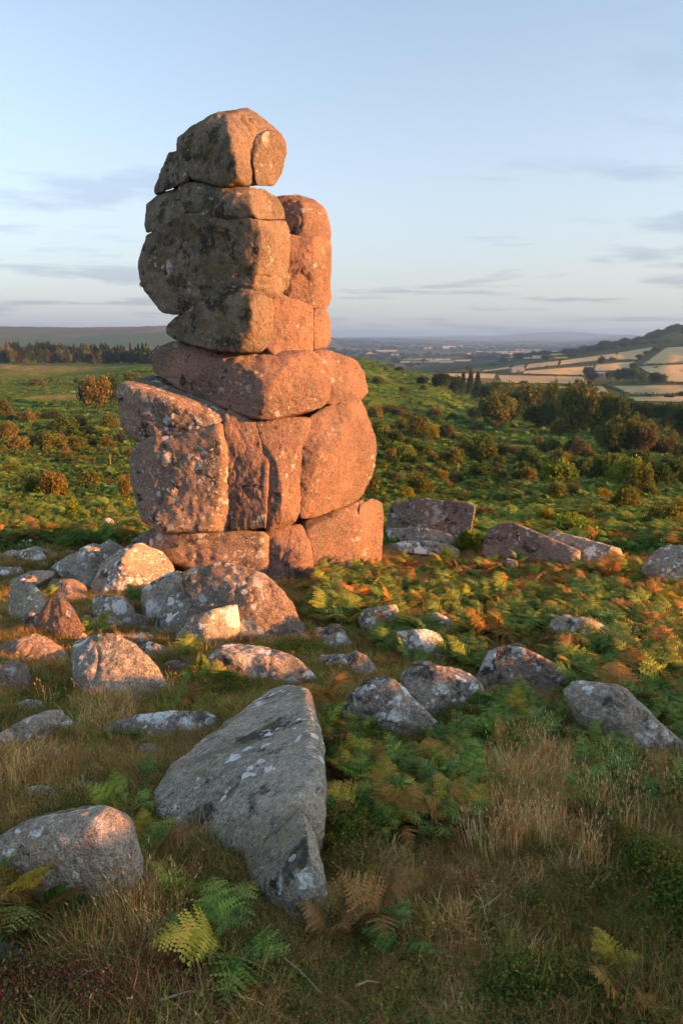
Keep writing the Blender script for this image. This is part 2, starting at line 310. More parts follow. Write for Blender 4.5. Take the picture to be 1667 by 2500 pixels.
# ------------------------------------------------------------------ the land: one sheet to the horizon
def land_sheet():
    az_in = np.linspace(R(-40), R(40), 330); az_out = np.linspace(R(40), R(320), 90)[1:-1]
    az = np.concatenate([az_in, az_out]); rr = np.concatenate([[.25], np.geomspace(.5, 13, 120), np.geomspace(13.2, 20000, 380)])
    A, RR = np.meshgrid(az, rr); x = np.sin(A) * RR; y = np.cos(A) * RR; z = ground_exact(x, y)
    v = np.stack([x, y, z], -1).reshape(-1, 3); n, m = RR.shape
    i, j = np.meshgrid(np.arange(n - 1), np.arange(m), indexing='ij'); k = (j + 1) % m
    f = np.stack([i * m + j, i * m + k, (i + 1) * m + k, (i + 1) * m + j], -1).reshape(-1, 4)[:, ::-1]
    cap = len(v); v = np.vstack([v, [[0, 0, ground_exact(0., 0.)]]])
    x, y, z = v.T; r = np.hypot(x, y); P = np.stack([x, y, 0 * x], -1)
    n1 = fbm(P * .35, 4); n2 = fbm(P * .035 + 9, 4); n3 = fbm(P * .004 + 3, 4); n4 = fbm(P * .0012 + 31, 5)
    def c(*q): return np.array(q)[None]
    def mx(a, b, t): return a * (1 - t[:, None]) + b * t[:, None]
    near = mx(c(.20, .155, .065), c(.32, .23, .10), sstep(-.3, .4, n1))
    brk = mx(c(.085, .155, .03), c(.12, .19, .04), sstep(-.3, .35, n2)); brk = mx(brk, c(.11, .11, .035), sstep(.15, .5, n1) * .5)
    brk = mx(brk, c(.20, .16, .06), sstep(.28, .5, fbm(P * np.array([.010, .03, 1]) + 70, 4)) * .55 * sstep(120, 220, r))
    col = mx(near, brk, sstep(12, 16, r))
    moor = mx(c(.075, .125, .05), c(.12, .115, .065), sstep(-.2, .35, n4 + (z - 15) * .012)); moor = mx(moor, c(.20, .16, .07), sstep(.2, .5, n3) * .6)
    az_ = np.arctan2(x, y)
    vale = mx(c(.060, .085, .030), c(.13, .135, .055), sstep(-.15, .3, n3 + n4)); vale = mx(vale, c(.03, .045, .02), sstep(.1, .35, fbm(P * .006 + 50, 4)) * .7)
    left = sstep(R(2), R(-6), az_)
    far = moor * left[:, None] + vale * (1 - left[:, None]); far = mx(far, moor * .8, sstep(7000, 10000, r))
    right = sstep(R(12), R(22), az_) * sstep(900, 1500, r) * sstep(3500, 2600, r); far = mx(far, mx(c(.07, .095, .03), c(.10, .10, .045), sstep(-.2, .3, n3)), right)
    col = mx(col, far, sstep(480, 900, r))
    # sheep-bitten lawns and dry ground among the bracken
    for xs, ys, sx, sy, a in ((150, 912, 95, 7, .95), (60, 855, 120, 5, .6), (215, 838, 190, 4, .7), (300, 983, 40, 8, .7), (60, 1117, 30, 4, .6), (290, 895, 30, 4, .4), (1000, 1385, 70, 30, .0)):
        q, _ = hit('S', np.array([xs, xs + sx, xs, xs]), np.array([ys, ys, ys - sy, ys + sy])); a1 = q[1] - q[0]; a2 = (q[2] - q[3]) / 2
        l1 = np.hypot(a1[0], a1[1]); l2 = np.hypot(a2[0], a2[1]); dx = x - q[0, 0]; dy = y - q[0, 1]
        e1 = (dx * a1[0] + dy * a1[1]) / l1 ** 2; e2 = (dx * a2[0] + dy * a2[1]) / l2 ** 2
        d = np.hypot(e1, e2) + fbm(P * np.array([3 / l1, 3 / l2, 1]), 4) * .9
        col = mx(col, c(.26, .215, .075), sstep(1.05, .85, d) * a)
    tri = np.stack([np.full(m, cap), (np.arange(m) + 1) % m, np.arange(m)], -1)[:, ::-1]
    M = Mat('moorland'); a = M.n('ShaderNodeAttribute', attribute_type='GEOMETRY'); a.attribute_name = 'land'
    g = M.n('ShaderNodeNewGeometry'); Pn = g.outputs['Position']; na = M.noise(Pn, 2.2, 8, .7); nb = M.noise(Pn, .16, 8, .72); nc = M.noise(Pn, 26, 5, .7)
    k1 = M.mix(1., a.outputs['Color'], M.mix(M.ramp(nb, .3, .7), (.55, .6, .55), (1.35, 1.3, 1.25)), 'MULTIPLY')
    k1 = M.mix(1., k1, M.mix(M.ramp(na, .3, .7), (.6, .62, .6), (1.3, 1.28, 1.2)), 'MULTIPLY'); k1 = M.mix(.5, k1, M.mix(M.ramp(nc, .3, .7), (.5, .5, .5), (1.4, 1.35, 1.3)), 'MULTIPLY')
    d = M.n('ShaderNodeBsdfDiffuse'); M.l(k1, d.inputs[0])
    bp = M.n('ShaderNodeBump'); bp.inputs['Strength'].default_value = .8; bp.inputs['Distance'].default_value = .35
    M.l(M.math('ADD', na, M.math('MULTIPLY', nc, .06)), bp.inputs['Height']); M.l(bp.outputs[0], d.inputs['Normal']); M.l(d.outputs[0], M.out.inputs[0])
    me = bpy.data.meshes.new('ground')
    me.from_pydata(v.tolist(), [], f.tolist() + tri.tolist()); me.polygons.foreach_set('use_smooth', np.ones(len(me.polygons), bool))
    me.materials.append(M.m); attr(me, 'land', col, 'POINT', 'FLOAT_COLOR')
    return tag(link(bpy.data.objects.new('ground', me)), kind='structure')
land_sheet()

# ------------------------------------------------------------------ rocks: rounded convex bodies with weathered relief
_cs = {}
def cubesphere(n):
    if n in _cs: return _cs[n]
    t = np.tan(np.linspace(-1, 1, n + 1) * math.pi / 4); a, b = np.meshgrid(t, t, indexing='ij'); one = np.ones_like(a)
    vs, fs, o = [], [], 0
    for ax, s in ((0, 1), (0, -1), (1, 1), (1, -1), (2, 1), (2, -1)):
        q = [None] * 3; q[ax] = one * s; q[(ax + 1) % 3] = a * s; q[(ax + 2) % 3] = b
        vs.append(np.stack(q, -1).reshape(-1, 3))
        i, j = np.meshgrid(np.arange(n), np.arange(n), indexing='ij'); k = o + i * (n + 1) + j
        fs.append(np.stack([k, k + n + 1, k + n + 2, k + 1], -1).reshape(-1, 4)); o += (n + 1) ** 2
    v = np.vstack(vs); f = np.vstack(fs)
    key = np.round(v * 1e5).astype(np.int64); _, idx, inv = np.unique(key, axis=0, return_index=True, return_inverse=True)
    v = v[idx]; f = inv.ravel()[f]; v = v / np.linalg.norm(v, axis=1, keepdims=True)
    _cs[n] = (v, f); return _cs[n]
def planes(pts):
    bm = bmesh.new()
    for p in pts: bm.verts.new(p)
    bmesh.ops.convex_hull(bm, input=bm.verts); bm.normal_update()
    c = np.mean([f.calc_center_median()[:] for f in bm.faces], axis=0); out = []
    for f in bm.faces:
        if f.calc_area() < 1e-7: continue
        n = np.array(f.normal); o = n @ np.array(f.verts[0].co)
        if n @ c > o: n, o = -n, -o
        for m, q in out:
            if m @ n > .985 and abs(o - q) < .03: break
        else: out.append((n, o))
    bm.free(); return np.array([a for a, _ in out]), np.array([b for _, b in out])
def body(pts, n=40, p=26, amp=.05, seed=0., freq=1.0, fine=.012, grow=1.02, chips=0, depth=.07):
    pts = np.asarray(pts, float); N, O = planes(pts)
    if chips:                                             # corners and edges knocked off by frost
        rg = np.random.default_rng(int(seed * 100) + 5); cn = rg.normal(0, 1, (chips, 3)); cn /= np.linalg.norm(cn, axis=1, keepdims=True)
        cm = (pts.min(0) + pts.max(0)) / 2; sup = ((pts - cm) @ cn.T).max(0); N = np.vstack([N, cn]); O = np.r_[O, cn @ cm + sup * (1 - rg.uniform(depth * .4, depth * 1.8, chips))]
    lo, hi = pts.min(0), pts.max(0); ext = (hi - lo) / 2
    c = (pts.mean(0) + (lo + hi) / 2) / 2
    for _ in range(30):                                   # keep the centre well inside
        s = O - N @ c; k = s.argmin()
        if s[k] > .16 * ext.min(): break
        c = c - N[k] * (.2 * ext.min() - s[k])
    d, f = cubesphere(n)
    _, V = np.linalg.eigh(np.cov((pts - c).T)); e = np.abs((pts - c) @ V).max(0); e = np.maximum(e, e.max() * .2)
    d = (d * e) @ V.T; d = d / np.linalg.norm(d, axis=1, keepdims=True)
    q = np.maximum(d @ N.T, 0) / np.maximum(O - N @ c, 1e-3)[None]
    t = (q ** p).sum(1) ** (-1. / p)
    size = float(np.prod(ext)) ** (1 / 3)
    t = t * float(np.mean(1 / q.max(1) / t)) * 1.012        # make good what the rounding took off
    P = c + d * (t * grow)[:, None]
    s = np.array([seed * 3.7, seed * 1.3, -seed * 2.1])
    k = freq / size
    big = fbm(P * k * .9 + s, 3); mid = fbm(P * k * 2.6 + s, 4, .55); fi = fbm(P * 9. + s, 4, .6)
    rid = 1 - np.abs(fbm(P * k * 1.6 + s + 40, 3)) * 3.0                # a few weathered seams
    disp = size * amp * (big * .9 + mid * .7) - size * amp * .55 * np.clip(rid - .72, 0, 1) / .28 * 1. + fine * fi
    return P + d * disp[:, None], f
def rock_mesh(name, bodies, mat):
    V, Fq, o = [], [], 0
    for v, f in bodies: V.append(v); Fq.append(f + o); o += len(v)
    return mesh(name, np.vstack(V), np.vstack(Fq), mat)

# ------------------------------------------------------------------ the rock stack
stack = link(bpy.data.objects.new('rock_stack', None)); D0 = 10.0
stack.location = at('B', 620, 1310, D0 + .9)
tag(stack, 'tall natural stack of rounded granite blocks glowing orange on its sunlit side', 'rock stack')
def block(name, zone, pts, T=1.1, mat=None, n=44, p=30, amp=.035, label=None, shrink=.86, down=0, fine=.026, grow=1.02):
    a = np.array(pts, float); front = at(zone, a[:, 0], a[:, 1], D0 + a[:, 2])
    c = a[:, :2].mean(0); b = c + (a[:, :2] - c) * shrink
    back = at(zone, b[:, 0], b[:, 1], D0 + np.maximum(a[:, 2], a[:, 2].mean()) + T)
    P = np.vstack([front, back])
    if down:
        low = P[P[:, 2] < np.percentile(P[:, 2], 35)].copy(); low[:, 2] -= down; P = np.vstack([P, low])
    block.k += 1
    me = rock_mesh(name, [body(P, int(n * 1.1), p * 2.6, amp, block.k * 1.7, fine=fine, grow=grow, chips=14, depth=.035)], mat or GR_STACK)
    me.transform(Matrix.Translation(-stack.location))
    o = link(bpy.data.objects.new(name, me), stack)
    if label: o['label'] = label
    return o
block.k = 0
# base row
block('base_block', 'B', [(155,1130,0.54),(270,1065,0.54),(520,1075,0.18),(820,1082,.1),(852,1120,.15),(852,1180,.15),(825,1230,.1),(815,1315,.05),(500,1285,.15),(330,1230,0.24),(380,1100,0.18),(240,1180,0.36),(160,1150,0.48)], 1.3, GR_LICH, down=.25)
block('base_block', 'B', [(832,1080,.2),(1010,1045,.35),(1030,1070,.3),(1060,1140,.22),(1075,1250,.22),(1060,1330,.15),(900,1390,.05),(832,1320,.1),(845,1180,.15),(845,1120,.15),(1000,1200,.0),(950,1330,0)], 1.3, down=.25)
block('base_block', 'B', [(1010,1040,.5),(1160,990,.9),(1330,920,1.2),(1330,1030,.95),(1310,1150,.85),(1240,1265,.6),(1080,1270,.3),(1060,1140,.3),(1040,1080,.3)], 1.0, down=.25)
block('base_block', 'B', [(1310,950,1.1),(1370,915,1.3),(1425,940,1.5),(1432,1020,1.5),(1420,1180,1.4),(1330,1215,1.1),(1250,1230,.9),(1300,1130,.9),(1310,1000,.95)], .9, down=.25)
# main body
block('corner_block', 'B', [(200,625,0.25),(300,618,0.15),(440,605,.1),(500,575,.07),(605,537,.0),(640,640,.06),(642,700,.08),(655,1060,.1),(640,1070,.08),(380,1080,.1),(290,1075,0.1),(210,1020,0.225),(190,930,0.275),(155,830,0.325),(145,730,0.35),(160,660,0.325),(600,560,-.03),(588,1070,-.03)], 1.6, GR_LICH, n=56, p=40, label='lichen spotted left corner block split off by a vertical crack')
block('cap_block', 'B', [(85,350,.45),(105,325,.6),(280,290,1.2),(340,305,1.2),(655,440,.45),(660,455,.4),(612,520,.08),(470,450,.12),(300,395,.12),(170,350,.25),(95,540,.38),(150,612,.32),(200,618,.25),(420,598,.1),(480,572,.06),(600,528,.04)], 1.1, GR_LICH, n=50, p=34, label='wedge block with a flat lichened top')
block('column_block', 'B', [(618,490,.12),(680,445,.3),(790,510,.1),(850,700,.0),(832,800,-.04),(832,1068,-.05),(662,1068,.06),(655,900,.05),(640,700,.06),(622,560,.06)], 1.4, n=50, p=36)
block('column_block', 'B', [(770,510,.15),(1040,490,.4),(1070,520,.4),(998,640,.25),(998,790,.25),(1022,870,.3),(1018,970,.3),(980,1038,.15),(900,1062,.0),(838,1070,.0),(835,950,.0),(825,800,.02),(800,600,.05),(920,870,-.08),(915,1000,-.06),(880,700,-.03)], 1.4, n=50, p=30)
block('bulging_block', 'B', [(1060,505,.5),(1130,445,.65),(1310,412,1.05),(1335,450,1.15),(1370,540,1.35),(1397,650,1.45),(1385,770,1.4),(1335,880,1.15),(1300,915,1.0),(1240,948,.8),(1100,997,.45),(1014,1012,.28),(1030,920,.28),(1040,800,.28),(1008,770,.26),(1004,650,.26),(1045,570,.38),(1180,700,.42),(1110,660,.26)], 1.0, n=56, p=22, label='large bulging block lit orange by the low sun')
# shoulder slab
block('slab_block', 'B', [(258,220,.95),(275,155,.95),(365,112,.85),(560,165,.5),(655,190,.3),(1000,165,.35),(1075,165,.5),(1140,215,.65),(1175,300,.75),(1150,390,.65),(1125,435,.55),(1000,490,.2),(850,512,.0),(760,498,.02),(700,445,.12),(440,375,.6),(280,270,.9),(690,230,.15),(855,345,-.05),(680,330,.15)], 1.3, n=56, p=26)
block('slab_block', 'B', [(1075,160,.75),(1150,155,.85),(1290,205,1.15),(1340,270,1.3),(1350,370,1.3),(1320,412,1.15),(1250,437,.95),(1130,432,.68),(1180,320,.75),(1140,220,.7),(1200,380,.72)], .9, n=40, p=16)
# thin row
block('row_block', 'A', [(335,1190,.9),(345,1170,.85),(430,1110,.55),(545,1020,.3),(780,1018,.0),(862,1040,.25),(868,1100,.35),(866,1260,.35),(800,1320,.2),(620,1312,.1),(480,1285,.3),(390,1255,.6),(340,1225,.85),(745,1080,-.05),(770,1180,-.05),(700,1290,0.0)], 1.1, GR_MOSS, n=48, p=20)
block('row_block', 'A', [(862,1008,.38),(960,1050,.5),(1060,1078,.7),(1074,1100,.75),(1074,1300,.75),(1040,1322,.6),(900,1330,.38),(840,1320,.3),(882,1250,.35),(882,1100,.38)], .9, n=40, p=24)
block('row_block', 'A', [(1078,1092,.85),(1130,1092,.95),(1162,1140,1.15),(1165,1260,1.15),(1140,1295,1.0),(1082,1305,.85)], .7, n=32, p=16)
# great block, its split top and left shoulder
block('great_block', 'A', [(225,760,1.0),(195,870,1.0),(205,1000,.95),(280,1105,.75),(360,1134,.6),(430,1090,.45),(480,1045,.35),(780,1018,.02),(820,880,-.02),(800,680,0),(782,648,.02),(500,605,.25),(300,685,.7),(450,610,.35),(920,1042,.45),(945,1000,.6),(948,880,.7),(940,690,.75),(925,650,.75),(880,655,.35),(870,1032,.2)], 1.2, GR_MOSS, n=64, p=34, amp=.05, label='great shaded block with one sunlit edge')
block('split_top', 'A', [(395,462,.7),(470,448,.5),(600,480,.25),(740,475,.2),(830,492,.35),(895,540,.6),(920,590,.7),(928,636,.75),(870,640,.3),(785,634,.0),(640,640,.12),(500,610,.22),(430,600,.35),(400,530,.5),(760,560,-.01)], 1.2, GR_MOSS, n=48, p=24)
block('left_shoulder', 'A', [(230,560,1.1),(300,500,.95),(390,475,.75),(450,560,.4),(440,600,.4),(350,650,.6),(290,690,.75),(230,705,1.0),(220,680,1.05),(225,600,1.1)], .8, GR_MOSS, n=36, p=18, amp=.06)
block('left_knob', 'A', [(222,720,1.15),(290,690,.9),(330,730,.85),(290,800,.9),(215,840,1.15),(208,800,1.2)], .6, GR_MOSS, n=26, p=14, amp=.08)
# right pillar
block('pillar_block', 'A', [(895,528,1.2),(990,513,1.25),(1080,540,1.3),(1140,590,1.4),(1162,680,1.5),(1155,790,1.4),(1080,790,1.0),(940,760,1.0),(1030,560,1.02),(1030,720,.95)], .9, n=40, p=18)
block('pillar_block', 'A', [(942,718,.88),(1080,732,.88),(1150,735,1.2),(1166,760,1.45),(1164,880,1.45),(1156,1060,1.4),(1135,1108,1.25),(1080,1098,.95),(925,1058,.78),(945,900,.82)], .8, n=44, p=22)
# inner masses that the outer blocks lean on
block('inner_block', 'A', [(300,520,1.15),(420,470,1.0),(850,510,.85),(900,640,.95),(890,1000,.95),(500,1080,.9),(300,1040,1.1),(260,700,1.2)], .9, GR_MOSS, n=24, amp=.02)
block('inner_block', 'B', [(330,180,1.2),(1050,130,.95),(1250,230,1.2),(1300,480,1.3),(1250,900,1.1),(1300,1150,1.2),(300,1150,.9),(220,640,1.0),(330,330,1.1),(560,480,.6),(700,1000,.5)], .9, n=24, amp=.02)
block('inner_block', 'A', [(380,420,.95),(560,440,.6),(760,440,.7),(740,490,.7),(420,500,.8),(360,480,1.0)], .6, GR_MOSS, n=20, amp=.02)
# head
block('head_block', 'A', [(500,140,.5),(565,92,.55),(660,82,.6),(760,92,.75),(830,140,.8),(900,200,.85),(925,240,.95),(925,340,.95),(890,420,.85),(850,455,.7),(730,462,.2),(600,470,.15),(450,435,.4),(420,400,.5),(385,290,.7),(390,220,.75),(480,150,.6),(650,130,.28),(662,250,.06),(690,420,.02)], .9, GR_MOSS, n=54, p=18, amp=.05, label='rounded mossy block perched on top like a head')
block('head_cheek', 'A', [(748,240,.40),(850,183,.52),(918,215,.80),(938,300,.95),(912,405,.88),(875,468,.60),(780,462,.24),(765,340,.22),(742,265,.36)], .8, GR_MOSS, n=36, p=16, amp=.05)
block('head_back', 'A', [(340,300,.9),(385,290,.8),(330,440,.8),(430,430,.45),(410,340,.6),(320,380,.9),(300,430,.9),(268,470,1.0),(275,512,1.0),(330,490,.8),(450,445,.5)], .7, GR_MOSS, n=34, p=16, amp=.07)

# ------------------------------------------------------------------ boulders strewn over the slope
BOULDER_FOOT = []; FERN_CLEAR = []
def boulder(zone, outline, label, mat=None, lean=.55, T=.8, extra=(), n=30, p=20, amp=.06, name='boulder', yb=None, bulge=.35, fine=.01, group=None, turn=0.0, chips=22, depth=.12):
    """an outline on the picture; its depth comes from the ground its foot stands on"""
    a = np.array(outline, float); k = ZONES[zone][2]; ybase = a[:, 1].max() if yb is None else yb
    xb = a[a[:, 1] > a[:, 1].max() - 12][:, 0].mean()
    q, _ = hit(zone, np.array([xb]), np.array([ybase])); D = q[0, 1]; mpp = k * D / F_
    yt = a[:, 1].min(); H = (ybase - yt) * mpp; xc = (a[:, 0].min() + a[:, 0].max()) / 2; hw = (a[:, 0].max() - a[:, 0].min()) / 2
    t = (ybase - a[:, 1]) / (ybase - yt); dd = lean * t * H + bulge * hw * mpp * ((a[:, 0] - xc) / hw) ** 2 - turn * (a[:, 0] - xc) * mpp
    front = at(zone, a[:, 0], a[:, 1], D + dd); P = [front]
    c = np.array([xc, a[:, 1].mean()]); b = c + (a[:, :2] - c) * np.array([.84, .9]); b[:, 1] += (ybase - yt) * .06
    P.append(at(zone, b[:, 0], b[:, 1], D + dd + T * hw * mpp * 1.6))
    if len(extra):
        e = np.array(extra, float); P.append(at(zone, e[:, 0], e[:, 1], D + e[:, 2] * H))
    P = np.vstack(P); low = P[P[:, 2] < P[:, 2].min() + .45 * (P[:, 2].max() - P[:, 2].min())].copy(); low[:, 2] -= .12 + .12 * H; P = np.vstack([P, low])
    boulder.k += 1
    me = rock_mesh(name, [body(P, int(n * 1.2), p * 2.6, amp * .85, boulder.k * 2.3 + 50, fine=fine * 1.7, grow=1.09, chips=chips, depth=depth)], mat or GR_GREY)
    base = np.array([P[:, 0].mean(), P[:, 1].mean(), 0]); base[2] = float(ground(base[0], base[1]))
    me.transform(Matrix.Translation(-Vector(base)))
    o = link(bpy.data.objects.new(name, me)); o.location = base; tag(o, label, 'boulder', group)
    BOULDER_FOOT.append((base[0], base[1], (P[:, 0].max() - P[:, 0].min()) * .42, (P[:, 1].max() - P[:, 1].min()) * .42))
    FERN_CLEAR.append((base[0], P[:, 1].min() - .12, (P[:, 0].max() - P[:, 0].min()) * .4, .34))      # little bracken right before a rock face
    return o
boulder.k = 0
BOULDER_FOOT.append((stack.location[0] + .1, stack.location[1] + .3, 1.7, 1.2))
# the great tapering slab in front, lying on the slope
def slab():
    hulls = [
     [(1235,-40,.30),(1300,-48,.34),(1400,-30,.36),(1420,30,.37),(1450,250,.37),(1465,430,.33),(1440,530,.25),(1410,590,.2),(960,190,.20),(760,325,.12),(705,420,.07),(706,520,.04),(720,560,.01),(900,575,.03),(1000,645,.03),(1110,740,.05),(1385,480,.31),(1390,200,.40),(1130,100,.24)],
     [(1130,560,.13),(1350,520,.25),(1408,600,.2),(1440,780,.15),(1470,900,.11),(1492,975,.05),(1440,1055,.0),(1390,1040,.0),(1270,930,.02),(1150,850,.03),(1100,720,.06),(1400,780,.18)]]
    bodies = []
    for i, h in enumerate(hulls):
        a = np.array(h, float); q, _ = hit('E', a[:, 0], a[:, 1], a[:, 2] * .8); lo = q.copy(); lo[:, 2] = ground(q[:, 0], q[:, 1]) - .16
        c = lo.mean(0); lo[:, :2] = c[:2] + (lo[:, :2] - c[:2]) * .9
        bodies.append(body(np.vstack([q, lo]), 72, 46, .03, 7.7 + i, fine=.018, freq=1.6, chips=14, depth=.05))
    me = rock_mesh('slab', bodies, GR_GREY); P = np.vstack([b[0] for b in bodies]); base = Vector((*P[:, :2].mean(0), 0)); base.z = float(ground(base.x, base.y))
    me.transform(Matrix.Translation(-base)); o = link(bpy.data.objects.new('boulder', me)); o.location = base
    tag(o, 'long grey slab tapering to a narrow foot in dry grass, the largest loose stone', 'boulder')
    BOULDER_FOOT.append((base.x + .05, base.y + .25, .3, .6)); BOULDER_FOOT.append((base.x + .12, base.y - .3, .16, .3))
slab()
C = 'C'
boulder(C, [(310,610),(400,572),(530,572),(610,610),(680,690),(735,770),(720,815),(640,855),(530,865),(470,830),(350,770),(325,700)], 'rounded flat-faced grey boulder spotted with small pale lichen, among grass tufts', GR_GREY, lean=.9, n=46)
boulder(C, [(0,600),(80,575),(160,555),(230,580),(290,630),(290,680),(200,692),(100,680),(0,665)], 'low wide grey boulder with grass growing against its right end', GR_LICH, lean=.9, n=36)
boulder(C, [(-60,720),(0,690),(90,665),(135,690),(150,740),(90,795),(0,805),(-60,800)], 'small boulder with a pink sunlit end below the low wide boulder', GR_LICH, n=32)
boulder(C, [(158,480),(200,405),(270,380),(310,410),(360,490),(395,562),(350,582),(280,550),(160,500)], 'pointed boulder with a pink left face leaning on the slope', GR_STACK, n=36, p=26)
boulder(C, [(45,400),(65,325),(130,320),(200,375),(190,470),(150,495),(90,485),(50,440)], 'steep grey boulder just behind the pointed pink boulder', GR_GREY, n=34, p=26)
boulder(C, [(25,455),(45,443),(70,450),(80,472),(30,474)], 'fist-sized pale stone at the foot of the steep grey boulder', GR_PALE, n=16)
boulder(C, [(-30,258),(0,252),(90,250),(112,265),(60,292),(0,290),(-30,288)], 'flat grey stone half sunk in turf beside a longer flat stone', GR_PALE, n=26, lean=1.2)
boulder(C, [(40,345),(60,305),(150,268),(240,270),(235,292),(140,328),(60,352)], 'longer flat stone sloping down into turf beside a flat sunk stone', GR_GREY, n=30, lean=1.2)
boulder(C, [(18,198),(130,165),(190,152),(226,165),(215,182),(100,212),(30,214)], 'thin flat slab on the grassy rim with bracken behind it', GR_PALE, n=30, lean=1.6)
boulder(C, [(82,148),(110,127),(140,124),(170,148),(130,158),(88,158)], 'small humped stone on the rim behind the thin flat slab', GR_PALE, n=20, lean=1.)
boulder(C, [(235,245),(330,190),(440,135),(480,150),(520,220),(440,310),(410,335),(330,275)], 'big ribbed grey boulder sloping left below the stack', GR_GREY, n=44, lean=.9, p=28)
boulder(C, [(455,142),(490,123),(530,145),(575,178),(545,215),(495,205)], 'grey boulder wedged behind the ribbed one, a notch between them', GR_GREY, n=32, lean=.7)
boulder(C, [(412,335),(440,270),(480,220),(580,165),(640,150),(720,185),(775,250),(765,280),(690,300),(630,350),(560,375),(470,368)], 'dark domed boulder covered with large white lichen blotches, pink along its crest', GR_PALE, n=50, lean=.75, bulge=.2, extra=[(560,220,.2),(620,250,.15)])
boulder(C, [(420,392),(450,378),(560,385),(597,420),(575,490),(500,497),(425,445)], 'squat blocky boulder with a white lichen patch on its right half', GR_PALE, n=32)
boulder(C, [(272,362),(330,326),(376,335),(345,368),(300,382)], 'small flat stone tilted in the turf between larger boulders', GR_PALE, n=22, lean=1.)
boulder(C, [(365,490),(380,460),(410,470),(425,492),(390,500)], 'small pale cobble in grass left of the squat blocky boulder', GR_PALE, n=16)
boulder(C, [(645,362),(690,310),(800,262),(842,300),(842,345),(760,420),(700,485),(655,485)], 'cracked-off left end of the broad outcrop before the stack', GR_PALE, n=40, lean=.7, p=26)
boulder(C, [(835,290),(870,272),(960,255),(1030,285),(1100,275),(1190,300),(1232,340),(1275,425),(1345,505),(1392,592),(1290,612),(1190,612),(1000,520),(900,420),(850,360)], 'broad outcrop boulder in front of the stack, dark lichen patches on its right shoulder', GR_LICH, n=64, lean=.62, p=28, yb=575, bulge=.15, extra=[(1130,420,.15)], chips=6, depth=.045)
boulder(C, [(690,558),(722,470),(735,400),(800,375),(880,380),(960,430),(940,500),(800,560)], 'sloping grey stone under the outcrop with brown grass on its top', GR_GREY, n=40, lean=.7, p=30)
boulder(C, [(798,548),(832,490),(960,450),(1082,420),(1092,470),(1072,560),(1062,602),(920,600)], 'smooth triangular grey stone leaning against the broad outcrop', GR_GREY, n=40, lean=.6, p=34, amp=.04)
boulder(C, [(902,665),(950,600),(1050,595),(1200,610),(1330,660),(1405,705),(1425,765),(1300,780),(1200,735),(1000,715),(910,708)], 'long pale low boulder with ferns along its front', GR_PALE, n=48, lean=.9, bulge=.1)
boulder(C, [(525,578),(570,565),(700,595),(782,625),(765,655),(650,645)], 'flat grey stone showing behind the rounded flat-faced boulder', GR_PALE, n=30, lean=1.2)
E = 'E'
boulder(E, [(430,165),(600,95),(760,72),(1000,85),(995,118),(850,155),(700,192),(600,184),(480,176)], 'low elongated stone streaked black and white, lying flat in the turf', GR_PALE, n=44, lean=1.2, bulge=.05, T=.25)
boulder(E, [(985,118),(1050,100),(1110,90),(1160,110),(1060,135)], 'small flat stone between the streaked stone and the great slab', GR_GREY, n=24, lean=1.2, T=.4)
boulder(E, [(-60,225),(0,175),(130,95),(270,45),(296,65),(285,98),(170,135),(50,228),(-40,262)], 'narrow ridge of grey rock breaking through the turf with a white end', GR_PALE, n=40, lean=.8, T=.35)
boulder(E, [(118,268),(140,240),(220,225),(280,240),(296,282),(200,296)], 'small rough stone sunk in turf just below the narrow rock ridge', GR_LICH, n=28)
boulder(E, [(-40,250),(60,250),(125,285),(60,300),(-40,300)], 'tiny flat stone beside straw-coloured grass below the rock ridge', GR_PALE, n=20, lean=1.2)
boulder(E, [(-260,830),(-120,720),(0,655),(130,585),(300,520),(450,493),(520,492),(560,530),(592,600),(628,700),(622,800),(585,960),(350,1000),(0,980),(-200,960)], 'large streaky black and white boulder with green bracken at its foot', GR_PALE, n=64, lean=.42, p=22, bulge=.12, extra=[(480,620,.02),(100,720,.12)], chips=24, depth=.07)
boulder(E, [(-80,1150),(0,1120),(50,1122),(130,1190),(205,1255),(100,1280),(-80,1270)], 'dark mossy stone beside dead fern stems and red-leaved heath', GR_MOSS, n=30, lean=.7)
Dz = 'D'
boulder(Dz, [(270,300),(285,175),(300,150),(420,135),(622,150),(634,165),(618,255),(600,305),(450,325),(280,320)], 'big squared block standing alone right of the stack', GR_LICH, n=48, lean=.25, p=34, bulge=.06, amp=.04, extra=[(615,165,.05),(600,290,-.03)], turn=0.5, chips=6, depth=.045)
boulder(Dz, [(262,315),(268,258),(340,245),(460,262),(560,290),(575,325),(400,335)], 'ledge of grey granite along the foot of the squared block', GR_GREY, n=36, lean=.3, p=28, bulge=.1, turn=0.5)
boulder(Dz, [(282,335),(340,312),(450,310),(560,340),(612,382),(480,372),(300,356)], 'flat pale slab lying in ferns before the squared block', GR_PALE, n=32, lean=1.2)
boulder(Dz, [(690,345),(720,270),(760,240),(830,240),(930,290),(1020,320),(1092,350),(1092,402),(900,385),(740,378)], 'long dark-topped boulder humped at one end, bright leafy shrub behind it', GR_LICH, n=46, lean=.5, bulge=.12, p=24, turn=0.5, chips=6, depth=.045)
boulder(Dz, [(950,330),(958,280),(985,265),(1090,295),(1200,325),(1278,345),(1297,382),(1150,400),(1000,380)], 'grey boulder tapering to the right beneath the bright leafy shrub', GR_GREY, n=38, lean=.4, bulge=.15, p=28, turn=0.5)
boulder(Dz, [(1380,420),(1440,370),(1500,340),(1568,336),(1680,360),(1720,470),(1680,560),(1568,525),(1500,490)], 'grey faceted boulder with a pale ridge, bracken all around', GR_GREY, n=44, lean=.6, p=30, turn=0.4)
